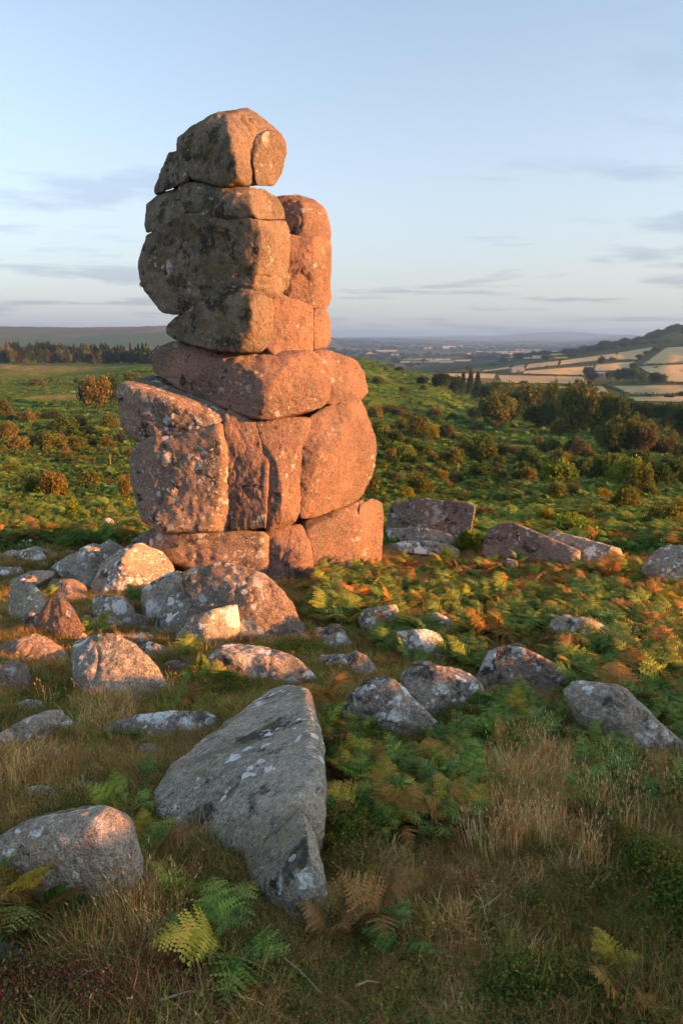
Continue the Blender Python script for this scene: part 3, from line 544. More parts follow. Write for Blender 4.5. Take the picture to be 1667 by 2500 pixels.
boulder(Dz, [(138,640),(160,612),(230,590),(300,580),(312,612),(290,680),(245,715),(200,728),(168,690)], 'upright flat-faced boulder with pale lichen on its upper half', GR_PALE, n=38, p=28, turn=0.4)
boulder(Dz, [(-20,745),(0,728),(60,712),(102,742),(104,782),(0,785)], 'small rounded pale boulder beside the low heather cushion', GR_PALE, n=28)
boulder(Dz, [(318,722),(430,708),(510,745),(537,792),(500,848),(420,858),(375,790)], 'angular white-crested boulder above the pair of round boulders', GR_PALE, n=38, p=28)
boulder(Dz, [(92,825),(130,795),(182,830),(232,908),(190,918),(110,870)], 'narrow pale-crested stone leaning left of the pair of round boulders', GR_PALE, n=28)
boulder(Dz, [(82,1075),(110,990),(180,930),(260,910),(300,935),(370,1010),(440,1080),(478,1112),(440,1150),(310,1185),(230,1180),(100,1110)], 'round-backed grey boulder, lower one of a touching pair', GR_PALE, n=50, lean=.7)
boulder(Dz, [(328,930),(340,900),(370,880),(480,872),(580,880),(640,910),(680,1000),(708,1048),(600,1075),(480,1112),(420,1070),(370,1000)], 'broad domed boulder with white lichen plates, upper one of a touching pair', GR_PALE, n=50, lean=.7)
boulder(Dz, [(362,872),(380,845),(440,838),(492,872),(440,885)], 'small grey stone tucked behind the broad domed boulder', GR_GREY, n=24)
boulder(Dz, [(668,900),(710,800),(790,775),(960,825),(1030,840),(1064,890),(1035,955),(850,1010),(720,985)], 'flat-topped pinkish boulder with fern fronds blowing over it', GR_LICH, n=48, lean=.7, p=28, bulge=.1, turn=0.25)
boulder(Dz, [(955,740),(990,660),(1040,635),(1110,650),(1200,680),(1285,718),(1260,800),(1130,800),(1000,800)], 'dark angular boulder split by a crack, half buried in rusty bracken', GR_PALE, n=42, lean=.6, p=30, turn=0.35)
boulder(Dz, [(1048,972),(1100,940),(1200,920),(1310,970),(1400,1060),(1480,1140),(1570,1218),(1590,1280),(1400,1275),(1230,1180),(1130,1060)], 'long boulder sloping down to the right with a black lichen band', GR_PALE, n=54, lean=.6, bulge=.1, p=26)
boulder(Dz, [(455,640),(470,618),(520,640),(562,680),(565,742),(510,735)], 'grey stone mostly hidden by ferns behind the angular boulder', GR_GREY, n=28)
boulder(Dz, [(755,425),(775,395),(805,383),(835,395),(830,425),(790,436)], 'small pinkish stone in rust-coloured ferns under the long humped boulder', GR_LICH, n=22)
boulder(Dz, [(770,785),(790,768),(860,760),(875,788),(830,800)], 'small flat stone just behind the flat-topped pinkish boulder', GR_GREY, n=22, lean=1.)
boulder(Dz, [(556,512),(580,497),(620,488),(630,506),(590,518)], 'small dark stone at the edge of the worn grass path', GR_GREY, n=20)
boulder('H', [(960,2105),(965,2060),(1000,2018),(1050,2012),(1090,2040),(1092,2085),(1040,2110)], 'lone dark stone poking out of green bracken left of the stack', GR_PALE, n=28, yb=2150)

# smaller half-sunk stones of the clitter
rs = random.Random(21); made = 0
for z_, x0, x1, y0, y1, cnt, place in (('C', 0, 700, 200, 620, 24, 'in the turf left of the outcrop'), ('C', 560, 1300, 560, 800, 7, 'in the turf below the outcrop'), ('D', 0, 760, 600, 1000, 10, 'among ferns round the touching pair of boulders'), ('E', 0, 700, 20, 520, 6, 'in dry turf left of the great slab')):
    for _ in range(cnt):
        x, y = rs.uniform(x0, x1), rs.uniform(y0, y1); w = rs.uniform(34, 100); h = w * rs.uniform(.55, .95)
        if not len(hit(z_, np.array([x]), np.array([y]))[0]): continue
        pts = [(x + w * math.cos(t) * rs.uniform(.8, 1.1), y - h * .5 - h * .5 * math.sin(t) * rs.uniform(.8, 1.1)) for t in np.linspace(0, 6.28, 9)[:-1]]
        boulder(z_, pts, 'small half-sunk grey stone ' + place, rs.choice((GR_GREY, GR_PALE, GR_LICH)), lean=.9, n=16, name='stone', group='small half-sunk stones ' + place)

# ------------------------------------------------------------------ plants: meshes
def leafmesh(name, V, T, rnd, mat, tip=None):
    V = np.asarray(V, float).reshape(-1, 3); T = np.asarray(T, np.int64).reshape(-1, 3)
    me = mesh(name, V, T, mat, False); attr(me, 'rnd', rnd, 'FACE')
    if tip is not None: attr(me, 'tip', tip, 'FACE')
    return me
def frond(rng, L=1.0, elev=80, bend=95, npair=15, width=.36, pin=8):
    """a bracken frond: bare stalk, arching stem, tapering pinnae cut into small lobes; grows along +X"""
    V, T, C = [], [], []
    ns = 26; s = np.linspace(0, 1, ns); ang = np.radians(elev - bend * s ** 1.4); step = L / (ns - 1)
    px = np.concatenate([[0], np.cumsum(np.cos(ang[:-1]) * step)]); pz = np.concatenate([[0], np.cumsum(np.sin(ang[:-1]) * step)])
    wob = np.cumsum(rng.normal(0, .010, ns)) * L
    path = np.stack([px, wob, pz], -1); tan = np.gradient(path, axis=0); tan /= np.linalg.norm(tan, axis=1, keepdims=True)
    side = np.tile([0, 1., 0], (ns, 1)); upv = np.cross(tan, side)
    w = .010 * L * (1 - .8 * s)
    for i in range(ns - 1):
        k = len(V); V += [path[i] - side[i] * w[i], path[i] + side[i] * w[i], path[i + 1] + side[i] * w[i + 1], path[i + 1] - side[i] * w[i + 1]]
        T += [(k, k + 1, k + 2), (k, k + 2, k + 3)]; C += [.2, .2]
    t0 = .30
    for a in range(npair):
        t = t0 + (1 - t0) * (a + .3) / npair; f = t * (ns - 1); i = int(f); i = min(i, ns - 2); q = path[i] + (path[i + 1] - path[i]) * (f - i)
        u = (t - t0) / (1 - t0); ln = L * width * (1 - u) ** .85 * (.82 + .35 * min(1, u * 5)) * rng.uniform(.85, 1.1)
        for sg in (-1, 1):
            d = side[i] * sg * math.cos(.42) + tan[i] * math.sin(.42); d = d - upv[i] * rng.uniform(-.05, .28) * -1 * (-1)
            d /= np.linalg.norm(d); nrm = np.cross(d, tan[i]); e = np.cross(nrm, d); e /= np.linalg.norm(e) + 1e-9
            pw = ln * .20 + .006 * L; npn = max(3, int(pin * (1 - u * .55))); tone = rng.uniform(.25, .85)
            droop = rng.uniform(.05, .22) * ln
            for b in range(npn):
                x0, x1 = b / npn, (b + 1) / npn; hw = pw * (1 - .8 * x0)
                def pt(x): return q + d * ln * x - np.array([0, 0, 1]) * droop * x * x
                for s2 in (-1, 1):
                    k = len(V); tip = pt((x0 + x1) / 2 + .25 / npn) + e * s2 * hw
                    V += [pt(x0), pt(min(1, x1 + .01)), tip]; T.append((k, k + 1, k + 2)); C.append(min(1, max(0, tone + rng.normal(0, .12))))
    return np.array(V), np.array(T), np.array(C)
def merge(parts):
    V, T, C, o = [], [], [], 0
    for v, t, c in parts: V.append(v); T.append(t + o); C.append(c); o += len(v)
    return np.vstack(V), np.vstack(T), np.concatenate(C)
def rotz(v, a):
    c, s = math.cos(a), math.sin(a); return v @ np.array([[c, s, 0], [-s, c, 0], [0, 0, 1]])
FERN_FROND = []                                                  # each frond a mesh of its own
for k in range(10):
    rng = np.random.default_rng(100 + k)
    v, t, c = frond(rng, 1.0, elev=rng.uniform(62, 84), bend=rng.uniform(60, 120), npair=16, width=rng.uniform(.30, .40))
    tp = np.hypot(v[t[:, 2], 0], v[t[:, 2], 1]); FERN_FROND.append(leafmesh('frond', v, t, c, FOL_O, np.clip(tp / tp.max(), 0, 1)))
def fern_plant_mesh(seed, nfr, mat):
    rng = np.random.default_rng(seed); ps = []
    for i in range(nfr):
        v, t, c = frond(rng, rng.uniform(.7, 1.05), elev=rng.uniform(55, 82), bend=rng.uniform(60, 115), npair=13, width=rng.uniform(.3, .4), pin=6)
        v = rotz(v, i * 6.283 / nfr + rng.uniform(-.5, .5)); v[:, :2] += rng.normal(0, .05, 2); ps.append((v, t, c))
    V, T, C = merge(ps); tp = np.hypot(V[T[:, 2], 0], V[T[:, 2], 1]); return leafmesh('fern_clump', V, T, C, mat, np.clip(tp / tp.max(), 0, 1))
def blade_tuft(seed, n, h, spread, lean, w=.0013, mat=None, heads=0.):
    rng = np.random.default_rng(seed); V, T, C = [], [], []
    for i in range(n):
        a = rng.uniform(0, 6.283); r = spread * math.sqrt(rng.random()); b = np.array([math.cos(a) * r, math.sin(a) * r, -.01])
        d = rng.uniform(0, 6.283); l = lean * rng.uniform(.3, 1.3); H = h * rng.uniform(.5, 1.15); o = np.array([math.cos(d), math.sin(d), 0]); sd = np.array([-o[1], o[0], 0])
        m = b + o * H * l * .30 + np.array([0, 0, H * .58 * (1 - .3 * l)]); tp = b + o * H * l * 1.0 + np.array([0, 0, H * (1 - .55 * l)])
        tone = rng.random(); k = len(V); ww = w * rng.uniform(.7, 1.4)
        V += [b - sd * ww, b + sd * ww, m + sd * ww * .8, m - sd * ww * .8, tp]; T += [(k, k + 1, k + 2), (k, k + 2, k + 3), (k + 3, k + 2, k + 4)]; C += [tone * .8, tone, tone]
        if rng.random() < heads:
            k = len(V); V += [tp - sd * ww * 1.8 - (tp - m) * .12, tp + sd * ww * 1.8 - (tp - m) * .12, tp + (tp - m) * .12]; T.append((k, k + 1, k + 2)); C.append(.9)
    return leafmesh('grass_tuft', V, T, C, mat)
def leaf_clump(seed, n, rad, h, size, mat, up=.3):
    rng = np.random.default_rng(seed); V, T, C = [], [], []
    for i in range(n):
        d = rng.normal(0, 1, 3); d /= np.linalg.norm(d); d[2] = abs(d[2]); q = d * np.array([rad, rad, h]) * rng.uniform(.45, 1.05)
        a = rng.normal(0, 1, 3) + np.array([0, 0, up * 2]); a /= np.linalg.norm(a); b = np.cross(a, rng.normal(0, 1, 3)); b /= np.linalg.norm(b) + 1e-9
        s = size * rng.uniform(.6, 1.3); k = len(V); V += [q, q + a * s * .5 + b * s * .32, q + a * s, q + a * s * .5 - b * s * .32]; T += [(k, k + 1, k + 2), (k, k + 2, k + 3)]
        t = rng.random(); C += [t, t]
    return leafmesh('leaf_clump', V, T, C, mat)

# scatter of things nobody could count: one object, its instances made by geometry nodes
def scatter(name, P, rot, scl, idx, tint, sources, label=None, cat=None):
    src = bpy.data.collections.new(name + '_sources')
    for k, me in enumerate(sources): src.objects.link(bpy.data.objects.new('%s_source_%02d' % (name, k), me))
    me = bpy.data.meshes.new(name); me.vertices.add(len(P)); me.vertices.foreach_set('co', np.asarray(P, np.float32).ravel())
    attr(me, 'rot', rot, 'POINT', 'FLOAT_VECTOR'); attr(me, 'scl', scl); attr(me, 'tint', tint, 'POINT', 'FLOAT_COLOR')
    ai = me.attributes.new('idx', 'INT', 'POINT'); ai.data.foreach_set('value', np.asarray(idx, np.int32))
    ng = bpy.data.node_groups.new(name, 'GeometryNodeTree')
    ng.interface.new_socket('Geometry', in_out='INPUT', socket_type='NodeSocketGeometry'); ng.interface.new_socket('Geometry', in_out='OUTPUT', socket_type='NodeSocketGeometry')
    N = ng.nodes.new; gi, go = N('NodeGroupInput'), N('NodeGroupOutput'); io = N('GeometryNodeInstanceOnPoints'); ci = N('GeometryNodeCollectionInfo'); m2p = N('GeometryNodeMeshToPoints')
    ci.inputs['Collection'].default_value = src; ci.inputs['Separate Children'].default_value = True; ci.inputs['Reset Children'].default_value = True; io.inputs['Pick Instance'].default_value = True
    def na(n, t): x = N('GeometryNodeInputNamedAttribute'); x.data_type = t; x.inputs[0].default_value = n; return x.outputs[0]
    lk = ng.links.new; lk(gi.outputs[0], m2p.inputs[0]); lk(m2p.outputs[0], io.inputs['Points']); lk(ci.outputs[0], io.inputs['Instance'])
    lk(na('idx', 'INT'), io.inputs['Instance Index']); lk(na('rot', 'FLOAT_VECTOR'), io.inputs['Rotation']); lk(na('scl', 'FLOAT'), io.inputs['Scale']); lk(io.outputs[0], go.inputs[0])
    o = link(bpy.data.objects.new(name, me)); o.modifiers.new('scatter', 'NODES').node_group = ng
    return tag(o, label, cat, kind='stuff')
def pick(cols, w, n, jit=.18):
    c = np.array(cols)[RNG.choice(len(cols), n, p=np.array(w) / np.sum(w))]; return c * RNG.uniform(1 - jit, 1 + jit, (n, 1)) * RNG.uniform(.93, 1.07, (n, 3))
def clear_of_rocks(P, f=.95, feet=None):
    ok = np.ones(len(P), bool)
    for x, y, a, b in feet or BOULDER_FOOT: ok &= (((P[:, 0] - x) / (a * f)) ** 2 + ((P[:, 1] - y) / (b * f)) ** 2) > 1
    return ok
def wedge(n, r0, r1, pw, half=36):
    u = RNG.random(n); r = r0 * (r1 / r0) ** u if pw == 0 else (r0 ** pw + u * (r1 ** pw - r0 ** pw)) ** (1 / pw)
    a = RNG.uniform(R(-half), R(half), n); x, y = np.sin(a) * r, np.cos(a) * r; return np.stack([x, y, ground(x, y)], -1), r
def blob(P, zone, x, y, rx, ry):
    """soft patch on the ground round the place seen at a pixel"""
    q, _ = hit(zone, np.array([x, x + rx, x, x]), np.array([y, y, y - ry, y + ry])); l1 = np.hypot(*(q[1] - q[0])[:2]); l2 = np.hypot(*(q[2] - q[3])[:2]) / 2
    return np.exp(-(((P[:, 0] - q[0, 0]) / l1) ** 2 + ((P[:, 1] - q[0, 1]) / l2) ** 2))
STRAW, PALE_STRAW, OLIVE, GRASS, RUSTY, RED, DARKG = (.70, .47, .16), (.80, .60, .27), (.42, .33, .09), (.25, .30, .07), (.56, .33, .11), (.36, .06, .045), (.11, .17, .035)

def heath_weights(P):
    wr = np.zeros(len(P)); wg = np.zeros(len(P))
    for z_, x, y, rx, ry, a in (('E', 150, 1380, 330, 120, 1.), ('E', 400, 1440, 300, 70, .8), ('E', 860, 1300, 130, 90, .7), ('E', 960, 1440, 160, 60, .35), ('E', 1330, 1000, 60, 40, .5), ('C', 1130, 560, 50, 60, 1.), ('F', 620, 860, 240, 60, .15)): wr = np.maximum(wr, a * blob(P, z_, x, y, rx, ry))
    for z_, x, y, rx, ry, a in (('D', 640, 1130, 160, 70, 1.), ('C', 1330, 640, 110, 35, 1.), ('F', 190, 560, 110, 130, .9), ('F', 200, 200, 120, 110, .8), ('F', 120, 700, 60, 100, .9), ('F', 1540, 850, 90, 200, .9), ('D', 720, 1080, 80, 40, .8), ('E', 1330, 130, 60, 60, .0), ('F', 950, 1230, 260, 60, .4), ('C', 250, 850, 200, 60, .3), ('E', 1480, 560, 60, 160, .9), ('C', 950, 800, 200, 60, .5), ('F', 100, 350, 80, 160, .9)): wg = np.maximum(wg, a * blob(P, z_, x, y, rx, ry))
    return wr, wg
# --- grass on the slope
GT = [blade_tuft(1, 46, .10, .06, .75, mat=FOL_I), blade_tuft(2, 46, .13, .07, .9, mat=FOL_I), blade_tuft(3, 40, .08, .06, 1.1, mat=FOL_I), blade_tuft(4, 50, .11, .06, .6, mat=FOL_I, heads=.1)]
P, r = wedge(52000, .95, 15, .9, 37); wr, wg = heath_weights(P); hw_ = np.maximum(wr * .9, wg * .55); ok = clear_of_rocks(P, .9) & (RNG.random(len(P)) > hw_ * .75); P, r, hw_ = P[ok], r[ok], hw_[ok]; n = len(P)
dry = np.zeros(n)
for z_, x, y, rx, ry, a in (('E', 130, 380, 220, 130, 1.), ('E', 60, 560, 120, 60, .7), ('F', 1000, 330, 260, 150, 1.), ('F', 930, 600, 230, 110, 1.), ('F', 1300, 450, 200, 130, 1.), ('E', 620, 1010, 130, 130, 1.), ('E', 900, 640, 120, 90, .9), ('F', 1000, 760, 260, 110, .6), ('F', 600, 1050, 400, 250, .45), ('D', 430, 545, 120, 40, .9), ('C', 780, 235, 90, 30, .9), ('C', 470, 900, 180, 60, .7), ('E', 480, 120, 140, 60, .6), ('C', 130, 210, 160, 20, .7)):
    dry = np.maximum(dry, a * blob(P, z_, x, y, rx, ry))
nn = fbm(P * 1.6 + 3, 4); n2 = fbm(P * .8 + 60, 3)
u = RNG.random(n); tint = pick([GRASS, OLIVE, RUSTY, DARKG], [.55, 1.3, 1.2, .25], n)
gm = sstep(-.35, .25, nn)[:, None]; tint = tint * (.65 + .5 * gm)
br = (RNG.random(n) < sstep(-.1, .4, n2) * .75); tint[br] = pick([(.46, .29, .11), (.58, .38, .15), OLIVE], [1, 1, .6], n)[br]
isd = u < dry * 1.0; tint[isd] = pick([STRAW, PALE_STRAW, RUSTY, OLIVE], [1.3, .9, .45, .35], n)[isd]
rot = np.stack([RNG.normal(0, .15, n), RNG.normal(0, .15, n), RNG.uniform(0, 6.28, n)], -1)
scl = RNG.uniform(.45, 1.2, n) * (1 + dry * .45) * (.75 + .55 * sstep(-.2, .35, fbm(P * 3.2 + 8, 3))) * np.clip(.55 + r * .09, .6, 1.0) * (1 - .4 * hw_)
scatter('moor_grass', P, rot, scl, RNG.integers(0, 4, n), tint, GT, 'short brown and olive moor grass covering the slope between the boulders', 'grass')
# tall straw stems in the dry clumps
TT = [blade_tuft(11, 40, .24, .06, .32, .0013, FOL_I, .5), blade_tuft(12, 36, .20, .05, .4, .0013, FOL_I, .6), blade_tuft(13, 30, .27, .05, .3, .0013, FOL_I, .5)]
P, r = wedge(30000, 1.2, 9, 1.3, 34); w = np.zeros(len(P))
for z_, x, y, rx, ry, a in (('E', 600, 1040, 110, 80, 1.), ('E', 720, 1060, 90, 60, .8), ('F', 1330, 430, 150, 70, 1.), ('F', 960, 260, 120, 70, .8), ('F', 880, 640, 130, 60, .7), ('F', 1180, 450, 140, 90, .6), ('E', 100, 370, 150, 80, .6), ('F', 1400, 470, 100, 70, 1.), ('E', 560, 70, 100, 30, .4), ('D', 480, 530, 80, 25, .4), ('C', 560, 870, 160, 30, .35), ('F', 1000, 480, 200, 100, .35)):
    w = np.maximum(w, a * blob(P, z_, x, y, rx, ry))
ok = (RNG.random(len(P)) < w * .85) & clear_of_rocks(P, .95); P = P[ok]; n = len(P)
scatter('tall_dry_grass', P, np.stack([RNG.normal(-.05, .12, n), RNG.normal(.10, .12, n), RNG.uniform(0, 6.28, n)], -1), RNG.uniform(.5, .85, n), RNG.integers(0, 3, n), pick([(.64, .42, .15), (.54, .32, .10), (.72, .52, .22), (.28, .24, .07)], [1, .8, .8, .4], n), TT, 'tall straw coloured grass stems in clumps on the slope', 'grass')
# --- low heath: bilberry and heather, red in front, orange-green in the cushion
HC = [leaf_clump(20 + k, 190, .07, .07, .008, FOL_I) for k in range(4)]
P, r = wedge(60000, .95, 9, .9, 36); n = len(P); wr, wg = heath_weights(P)
u = RNG.random(n); base = .03 + .06 * sstep(.0, .4, fbm(P * 1.3 + 90, 3)); red = u < wr * .9; grn = ~red & (u < np.maximum(wg, base) * .9); ok = (red | grn) & clear_of_rocks(P, .97)
tint = pick([(.11, .17, .03), (.17, .19, .04), (.28, .19, .045), (.085, .145, .028)], [1, 1, .55, .8], n); tint[red] = pick([RED, (.26, .09, .05), (.24, .17, .06), (.15, .17, .045)], [.3, .6, 1.1, .7], n)[red]
hgt = np.where(grn, wg, 0); P[:, 2] += hgt * .05 * RNG.random(n)
P, tint, hgt = P[ok], tint[ok], hgt[ok]; n = len(P)
scatter('heath_cover', P, np.stack([RNG.normal(0, .3, n), RNG.normal(0, .3, n), RNG.uniform(0, 6.28, n)], -1), RNG.uniform(.6, 1.15, n) * (1 + hgt * .45), RNG.integers(0, 4, n), tint, HC, 'low bilberry and heather leaves, red near the front and green round the boulders', 'heath')

# --- bracken ferns: the ones that show largest are plants of their own
GREEN, DEEP, YGREEN, YELLOW, ORANGE, RUST = (.19, .29, .06), (.12, .225, .06), (.28, .36, .06), (.52, .40, .06), (.46, .25, .065), (.32, .185, .065)
CNAME = {GREEN: 'green', DEEP: 'dark green', YGREEN: 'yellow-green', YELLOW: 'yellow', ORANGE: 'orange', RUST: 'rust brown'}
def fern(p, size, col, where, group=None, nfr=None, label=None):
    root = link(bpy.data.objects.new('bracken_fern', None)); root.location = p; root.rotation_euler = (random.gauss(0, .12), random.gauss(.06, .14), random.uniform(0, 6.28)); root.scale = (size,) * 3
    k = nfr or random.choice((3, 4, 4, 5))
    for i in range(k):
        o = link(bpy.data.objects.new('frond', random.choice(FERN_FROND)), root); o.rotation_euler = (random.gauss(0, .12), random.gauss(0, .22), i * 6.283 / k + random.uniform(-.6, .6)); s = random.uniform(.7, 1.1); o.scale = (s,) * 3
        o.location = (random.gauss(0, .06), random.gauss(0, .06), -.03)
        j = random.uniform(.75, 1.25); c = col
        if random.random() < .2: c = random.choice((YELLOW, ORANGE, RUST, GREEN))
        o.color = (c[0] * j, c[1] * j, c[2] * j, 1)
    tag(root, label or '%s bracken fern %s' % (CNAME[col], where), 'fern', None if label else group or 'bracken ferns %s' % where); return root
def fern_spots(zone, x0, x1, y0, y1, n, avoid=.9):
    x = RNG.uniform(x0, x1, n * 4); y = y0 + (y1 - y0) * RNG.random(n * 4) ** .8; q, d = hit(zone, x, y); q = q[d & clear_of_rocks(q, avoid) & clear_of_rocks(q, 1., FERN_CLEAR)]; return q[:n]
FERN_REG = [  # zone, x0,x1,y0,y1, own plants, filling plants, colours, size, where
 ('D', 230, 1060, 400, 760, 46, 150, [(GREEN, 3.4), (DEEP, 2.6), (ORANGE, .7), (YELLOW, .4), (RUST, .7)], (.26, .40), 'in the thicket before the squared block'),
 ('D', 1040, 1640, 400, 900, 46, 170, [(GREEN, 2.6), (DEEP, 2.2), (ORANGE, 1.0), (YELLOW, .4), (RUST, 1.2)], (.28, .42), 'in the rusty thicket round the dark angular boulder'),
 ('D', -20, 250, 420, 700, 26, 60, [(GREEN, 2.8), (ORANGE, .7), (YELLOW, .4), (RUST, .6), (DEEP, 1.4)], (.30, .44), 'against the right foot of the rock stack'),
 ('D', 250, 700, 700, 900, 16, 40, [(GREEN, 3), (DEEP, 2), (ORANGE, .7)], (.20, .30), 'among the boulders above the touching pair'),
 ('D', 1060, 1600, 820, 1080, 20, 60, [(GREEN, 2.2), (DEEP, 2), (YGREEN, .6), (ORANGE, 1.)], (.26, .36), 'behind the long boulder with the black band'),
 ('F', 650, 1560, 30, 260, 30, 50, [(DEEP, 3), (GREEN, 2.6), (ORANGE, .25)], (.19, .27), 'in front of the flat-topped pinkish boulder'),
 ('F', 1180, 1600, 180, 520, 20, 30, [(DEEP, 3.4), (GREEN, 2)], (.17, .24), 'below the long boulder with the black band'),
 ('F', 90, 680, 60, 580, 42, 70, [(DEEP, 2.0), (GREEN, 2.4), (YGREEN, .7), (ORANGE, 1.2), (RUST, .6), (YELLOW, .5)], (.14, .22), 'in the hollow right of the great slab'),
 ('C', 880, 1290, 700, 800, 12, 16, [(GREEN, 3), (DEEP, 1.4), (RUST, .8)], (.15, .21), 'in front of the long pale low boulder'),
 ('C', 200, 560, 140, 190, 0, 0, [(GREEN, 1)], (.3, .4), 'behind'),
 ('H', -100, 700, 1960, 2260, 20, 60, [(GREEN, 2.4), (DEEP, 2), (ORANGE, 1.), (RUST, .8)], (.34, .5), 'on the rim beyond the thin flat slab'),
 ('H', 600, 1300, 2120, 2300, 8, 30, [(GREEN, 2.4), (DEEP, 2)], (.3, .42), 'round the lone dark stone'),
]
fill_P, fill_s, fill_c = [], [], []
for z_, x0, x1, y0, y1, own, fil, cols, (s0, s1), where in FERN_REG:
    q = fern_spots(z_, x0, x1, y0, y1, own + fil)
    for i, p in enumerate(q):
        c = random.choices([a for a, _ in cols], [b for _, b in cols])[0]; s = random.uniform(s0, s1) * 1.15
        if i < own: fern(p, s, c, where)
        else: fill_P.append(p); fill_s.append(s * .95); fill_c.append(np.array(c) * random.uniform(.7, 1.2))
for z_, x, y, s, c, nfr, lab in [
 ('E', 690, 800, .17, GREEN, 4, 'green fern bending over the right edge of the streaky boulder'), ('E', 770, 960, .13, YGREEN, 4, 'bright fern standing at the top of the tall dry grass clump'),
 ('E', 1050, 1190, .16, GREEN, 4, 'green fern on the slope below the foot of the great slab'), ('E', 960, 1120, .14, DEEP, 3, 'dark green fern leaning over tall dry grass'),
 ('E', 510, 520, .12, YGREEN, 4, 'bright upright fern peeking up behind the streaky boulder'), ('E', 600, 530, .12, GREEN, 3, 'green fern beside the left corner of the great slab'),
 ('E', 640, 640, .10, ORANGE, 3, 'small orange fern at the left corner of the great slab'), ('E', 640, 400, .13, DEEP, 3, 'dark fern in turf left of the great slab'),
 ('E', 40, 1060, .20, DEEP, 5, 'large dark fern covering the foot of the streaky boulder'), ('E', 180, 1040, .19, GREEN, 5, 'broad green fern before the streaky boulder'), ('E', 330, 1050, .18, DEEP, 4, 'dark green fern at the right foot of the streaky boulder'),
 ('E', 250, 960, .15, RUST, 3, 'rusty fern half hidden at the foot of the streaky boulder'), ('E', -60, 1000, .2, GREEN, 4, 'green fern by the outer end of the streaky boulder'),
 ('E', 1440, 620, .12, YELLOW, 3, 'yellow fern against the right side of the great slab'), ('E', 1500, 200, .17, YGREEN, 4, 'yellow-green fern beside the upper right edge of the great slab'), ('E', 1470, 60, .2, ORANGE, 4, 'orange and green fern at the top right corner of the great slab'),
 ('F', 280, 930, .16, RUST, 4, 'brown withered fern just right of the foot of the great slab'), ('F', 380, 1060, .13, DEEP, 3, 'dark green fern drooping below the withered brown fern'), ('F', 120, 1010, .12, RUST, 3, 'curled brown fern touching the foot of the great slab'),
 ('F', 1250, 1160, .08, YGREEN, 3, 'lone small bright fern in short brown grass'), ('F', 1310, 1330, .09, ORANGE, 2, 'small orange fern in short grass below the lone bright fern'), ('F', 560, 540, .16, ORANGE, 4, 'orange fern hanging at the lower edge of the hollow'),
 ('C', 1000, 790, .17, GREEN, 4, 'green fern in grass before the long pale low boulder'), ('C', 850, 660, .2, GREEN, 4, 'green fern rising left of the long pale low boulder'), ('C', 680, 300, .24, GREEN, 4, 'green fern between the domed and outcrop boulders'),
 ('C', 230, 385, .2, YGREEN, 4, 'bright fern behind the pointed pink boulder'), ('C', 420, 565, .2, GREEN, 4, 'green fern behind the rounded flat-faced boulder'), ('C', 620, 430, .24, DEEP, 3, 'dark fern right of the squat blocky boulder'), ('C', 900, 480, .16, YGREEN, 3, 'bright fern growing on the triangular grey stone'),
 ('C', 300, 850, .11, YGREEN, 3, 'small bright fern below the rounded flat-faced boulder'), ('C', 240, 740, .13, ORANGE, 3, 'orange fern left of the rounded flat-faced boulder'), ('C', 890, 880, .13, RUST, 4, 'rust brown fern lying in grass above the streaked stone'), ('D', 730, 760, .3, ORANGE, 4, 'large orange fern above the flat-topped pinkish boulder'), ('D', 1120, 930, .26, ORANGE, 4, 'orange fern right of the flat-topped pinkish boulder'), ('D', 1480, 640, .34, YELLOW, 4, 'large yellow fern in the rusty thicket'), ('D', 1250, 470, .34, ORANGE, 4, 'orange fern in front of the tapering grey boulder')]:
    q, d = hit(z_, np.array([float(x)]), np.array([float(y)])); fern(q[0], s * 1.6, c, '', None, nfr, lab)
FC = [fern_plant_mesh(300 + k, 4, FOL_I) for k in range(5)]; n = len(fill_P)
scatter('bracken_undergrowth', fill_P, np.stack([RNG.normal(0, .15, n), RNG.normal(.05, .15, n), RNG.uniform(0, 6.28, n)], -1), fill_s, RNG.integers(0, 5, n), fill_c, FC, 'tangled green and rusty bracken filling the thicket between the boulders', 'bracken')
# --- bracken covering the hillside below, too far off to count
FB = [leaf_clump(60 + k, 90, .6, .26, .17, FOL_I, .25) for k in range(3)] + [fern_plant_mesh(400 + k, 5, FOL_I) for k in range(2)]
PP, SS, TT_ = [], [], []
for cnt, r0, r1, s0, s1 in ((7500, 13.5, 30, .4, .7), (10500, 28, 62, .55, 1.0), (17000, 58, 170, .8, 1.7), (12000, 160, 430, 1.2, 2.6)):
    P, r = wedge(cnt, r0, r1, 1.6, 33); nse = fbm(P * np.array([.10, .10, 0]) + 20, 4); keep = RNG.random(len(P)) < sstep(-.45, .1, nse); P, r, nse = P[keep], r[keep], nse[keep]
    t = pick([(.085, .185, .040), (.11, .21, .045), (.068, .15, .038), (.20, .20, .05)], [1.4, 1, 1, .16], len(P)); PP.append(P); SS.append(RNG.uniform(s0, s1, len(P))); TT_.append(t * (.8 + .5 * sstep(-.3, .4, nse))[:, None])
P = np.vstack(PP); ok = clear_of_rocks(P, 1.15); P = P[ok]; s = np.concatenate(SS)[ok]; t = np.vstack(TT_)[ok]
for xs, ys, sx, sy in ((150, 912, 95, 7), (60, 855, 120, 5), (300, 983, 40, 8)):
    k = RNG.random(len(P)) > blob(P, 'S', xs, ys, sx, sy * 1.2) * 1.3; P, s, t = P[k], s[k], t[k]
rd = np.hypot(P[:, 0], P[:, 1]); n = len(P); t[rd < 20] = np.where(RNG.random((np.sum(rd < 20), 1)) < .22, np.array([[.22, .13, .025]]), t[rd < 20])
scatter('bracken_hillside', P - np.array([0, 0, .05]), np.stack([RNG.normal(0, .15, n), RNG.normal(0, .15, n), RNG.uniform(0, 6.28, n)], -1), s, RNG.integers(0, 5, n), t, FB, 'green bracken covering the hillside and valley floor behind the stack', 'bracken')

